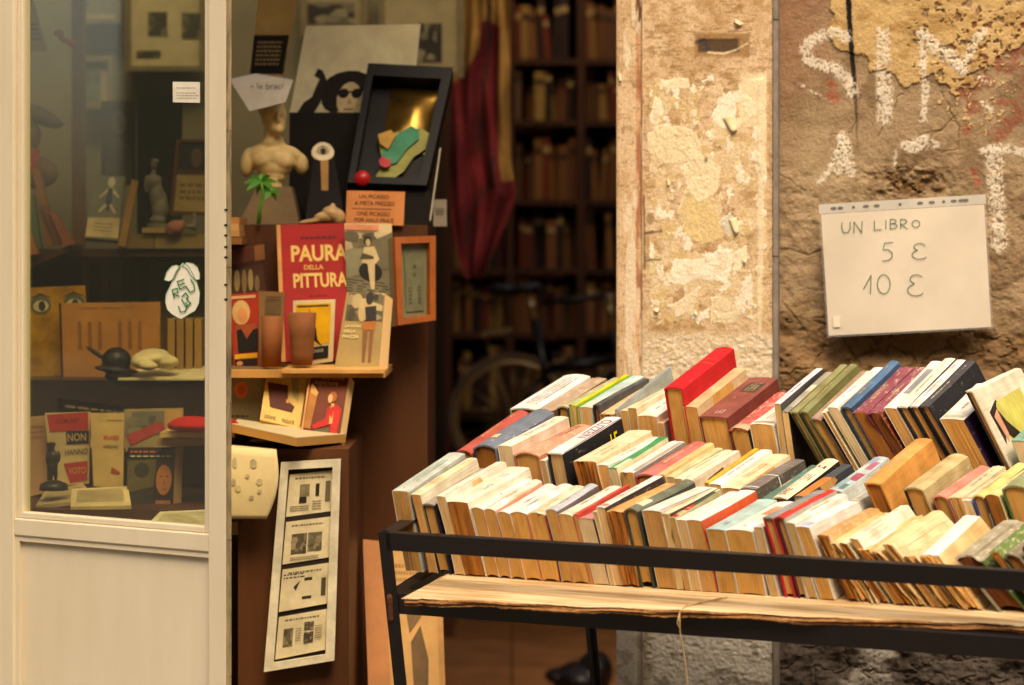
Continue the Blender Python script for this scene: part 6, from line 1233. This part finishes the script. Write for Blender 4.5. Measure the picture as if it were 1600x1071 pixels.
def wheel(px, py):
    c = at(px, py, 8.6); r = 97 * 8.6 / F; o_ = [c + Vector((r * math.cos(a), 0, r * math.sin(a))) for a in [2 * math.pi * i / 40 for i in range(41)]]
    mb = MB(); mb.tube(o_, .014, tyr, 8, False); t = obj(mb, 'tyre', bk_, True)
    mb = MB(); mb.tube([c + (p - c) * .92 for p in o_], .008, chr_, 6, False)
    for i in range(20): a = 2 * math.pi * i / 20; mb.tube([c, c + Vector((r * .92 * math.cos(a), 0, r * .92 * math.sin(a)))], .0012, chr_, 4)
    mb.lathe([(0, -.03), (.02, -.03), (.02, .03), (0, .03)], c, chr_, 12, Matrix.Rotation(R(90), 3, 'X')); obj(mb, 'wheel', bk_, True)
wheel(802, 655); wheel(1010, 655)
b8 = lambda x, y, d=0: at(x, y, 8.6) + Vector((0, d, 0))
mb = MB(); mb.tube([b8(802, 655), b8(868, 672)], .010, bkm); mb.tube([b8(802, 655), b8(846, 590)], .009, bkm); mb.tube([b8(868, 672), b8(836, 500)], .016, bkm); mb.tube([b8(846, 580), b8(965, 560)], .018, bkm); mb.tube([b8(868, 672), b8(960, 580)], .014, bkm); mb.tube([b8(958, 520), b8(972, 600), b8(1010, 655)], .014, bkm); obj(mb, 'frame', bk_, True)
mb = MB(); mb.tube([b8(836, 500), b8(826, 462)], .013, chr_); obj(mb, 'seat_post', bk_, True)
blob('saddle', [(b8(790, 452), (.060, .07, .026)), (b8(822, 450), (.060, .035, .018)), (b8(834, 446), (.028, .02, .014))], bkm, bk_, .005, 5)
mb = MB(); mb.tube([b8(958, 520), b8(950, 464)], .013, chr_); mb.tube([b8(845, 474, .0), b8(900, 468), b8(955, 462)], .009, bkm); mb.tube([b8(950, 464, -.22), b8(950, 464, .22)], .011, chr_); obj(mb, 'handlebar', bk_, True)
mb = MB(); mb.lathe([(0, -.004), (.07, -.004), (.07, .004), (0, .004)], b8(868, 672, -.04), chr_, 24, Matrix.Rotation(R(90), 3, 'X')); mb.tube([b8(868, 672, -.05), b8(905, 700, -.05)], .007, chr_); obj(mb, 'crank', bk_, True)
mb = MB(); mb.hexa([b8(752, 520, -.06), b8(800, 512, -.06), b8(800, 518, -.06), b8(752, 526, -.06)], Vector((0, .12, 0)), chr_); mb.tube([b8(756, 522), b8(802, 655)], .005, chr_); obj(mb, 'luggage_rack', bk_)
blob('black_bag', [(at(905, 1062, 7.4), (.07, .1, .05)), (at(870, 1056, 7.4), (.035, .06, .02)), (at(930, 1050, 7.4), (.05, .08, .06))], mat('black_leather', '16110e', .4, .15, 20, .1), None, .005, 5); bgo = bpy.data.objects['black_bag']; bgo.location = (0, 0, 0); tag(bgo, 'black crumpled bag on the shop floor behind the stall leg', 'bag')
# facade left of the door leaf and over the doorway
mb = MB(); mb.box((.2, 9.5, 3.45), (6.6, .6, .1), mat('dark_plaster', '3a2a1c', .9, .1, 5, .1)); mb.box((.2, 7.05, 3.45), (6.6, 2.3, .1), mat('dark_plaster', '3a2a1c', .9, .1, 5, .1)); tag(mb.build('ceiling'), kind='structure')  # ceiling slabs with gaps left open to let daylight into the shop
mb = MB(); mb.box((-.48, 4.78, 2.85), (1.34, .3, .7), mat('facade_plaster', 'b39a70', .9, .12, 4, .3, bscale=60)); tag(mb.build('lintel_wall'), 'ochre plaster wall over the shop doorway', 'wall')
mb = MB(); mb.box((-2.0, 4.78, 1.6), (1.7, .3, 3.2), mat('facade_plaster', 'b39a70', .9, .12, 4, .3, bscale=60)); tag(mb.build('facade_wall'), 'plain ochre facade left of the shop door', 'wall')
aw = empty('added_awning', 'added unseen brown awning shading the display', 'light blocker', (-.8, 4.62, 2.1)); mb = MB(); am_ = mat('added_awning_canvas', '5a4330', .9, .1, 6, .1)  # awning added out of view to shade the window display
mb.hexa([Vector((-1.5, 4.62, 2.5)), Vector((.0, 4.62, 2.5)), Vector((.0, 4.05, 2.4)), Vector((-1.5, 4.05, 2.4))], Vector((0, 0, -.004)), am_); obj(mb, 'canvas', aw)
mb = MB(); mb.tube([(-1.5, 4.05, 2.397), (0, 4.05, 2.397)], .012, steel); obj(mb, 'front_bar', aw)
# the other side of the street, seen only mirrored in the door glass
ob_ = empty('opposite_building', 'plain shaded facade across the narrow street', 'building', (-10, -4.5, 0)); fp_ = mat('facade_plaster', 'b39a70', .9, .12, 4, .3, bscale=60)
mb = MB(); mb.box((-15, -5.0, 4.2), (70, 1, 8.4), fp_); obj(mb, 'wall', ob_)
for i in range(8):
    for z in (1.6, 5.2): mb = MB(); mb.box((-34 + i * 5, -4.48, z), (1.3, .08, 1.9), mat('dark_shutter', '4a4a3a', .6, .1, 10, .1)); obj(mb, 'window', ob_)
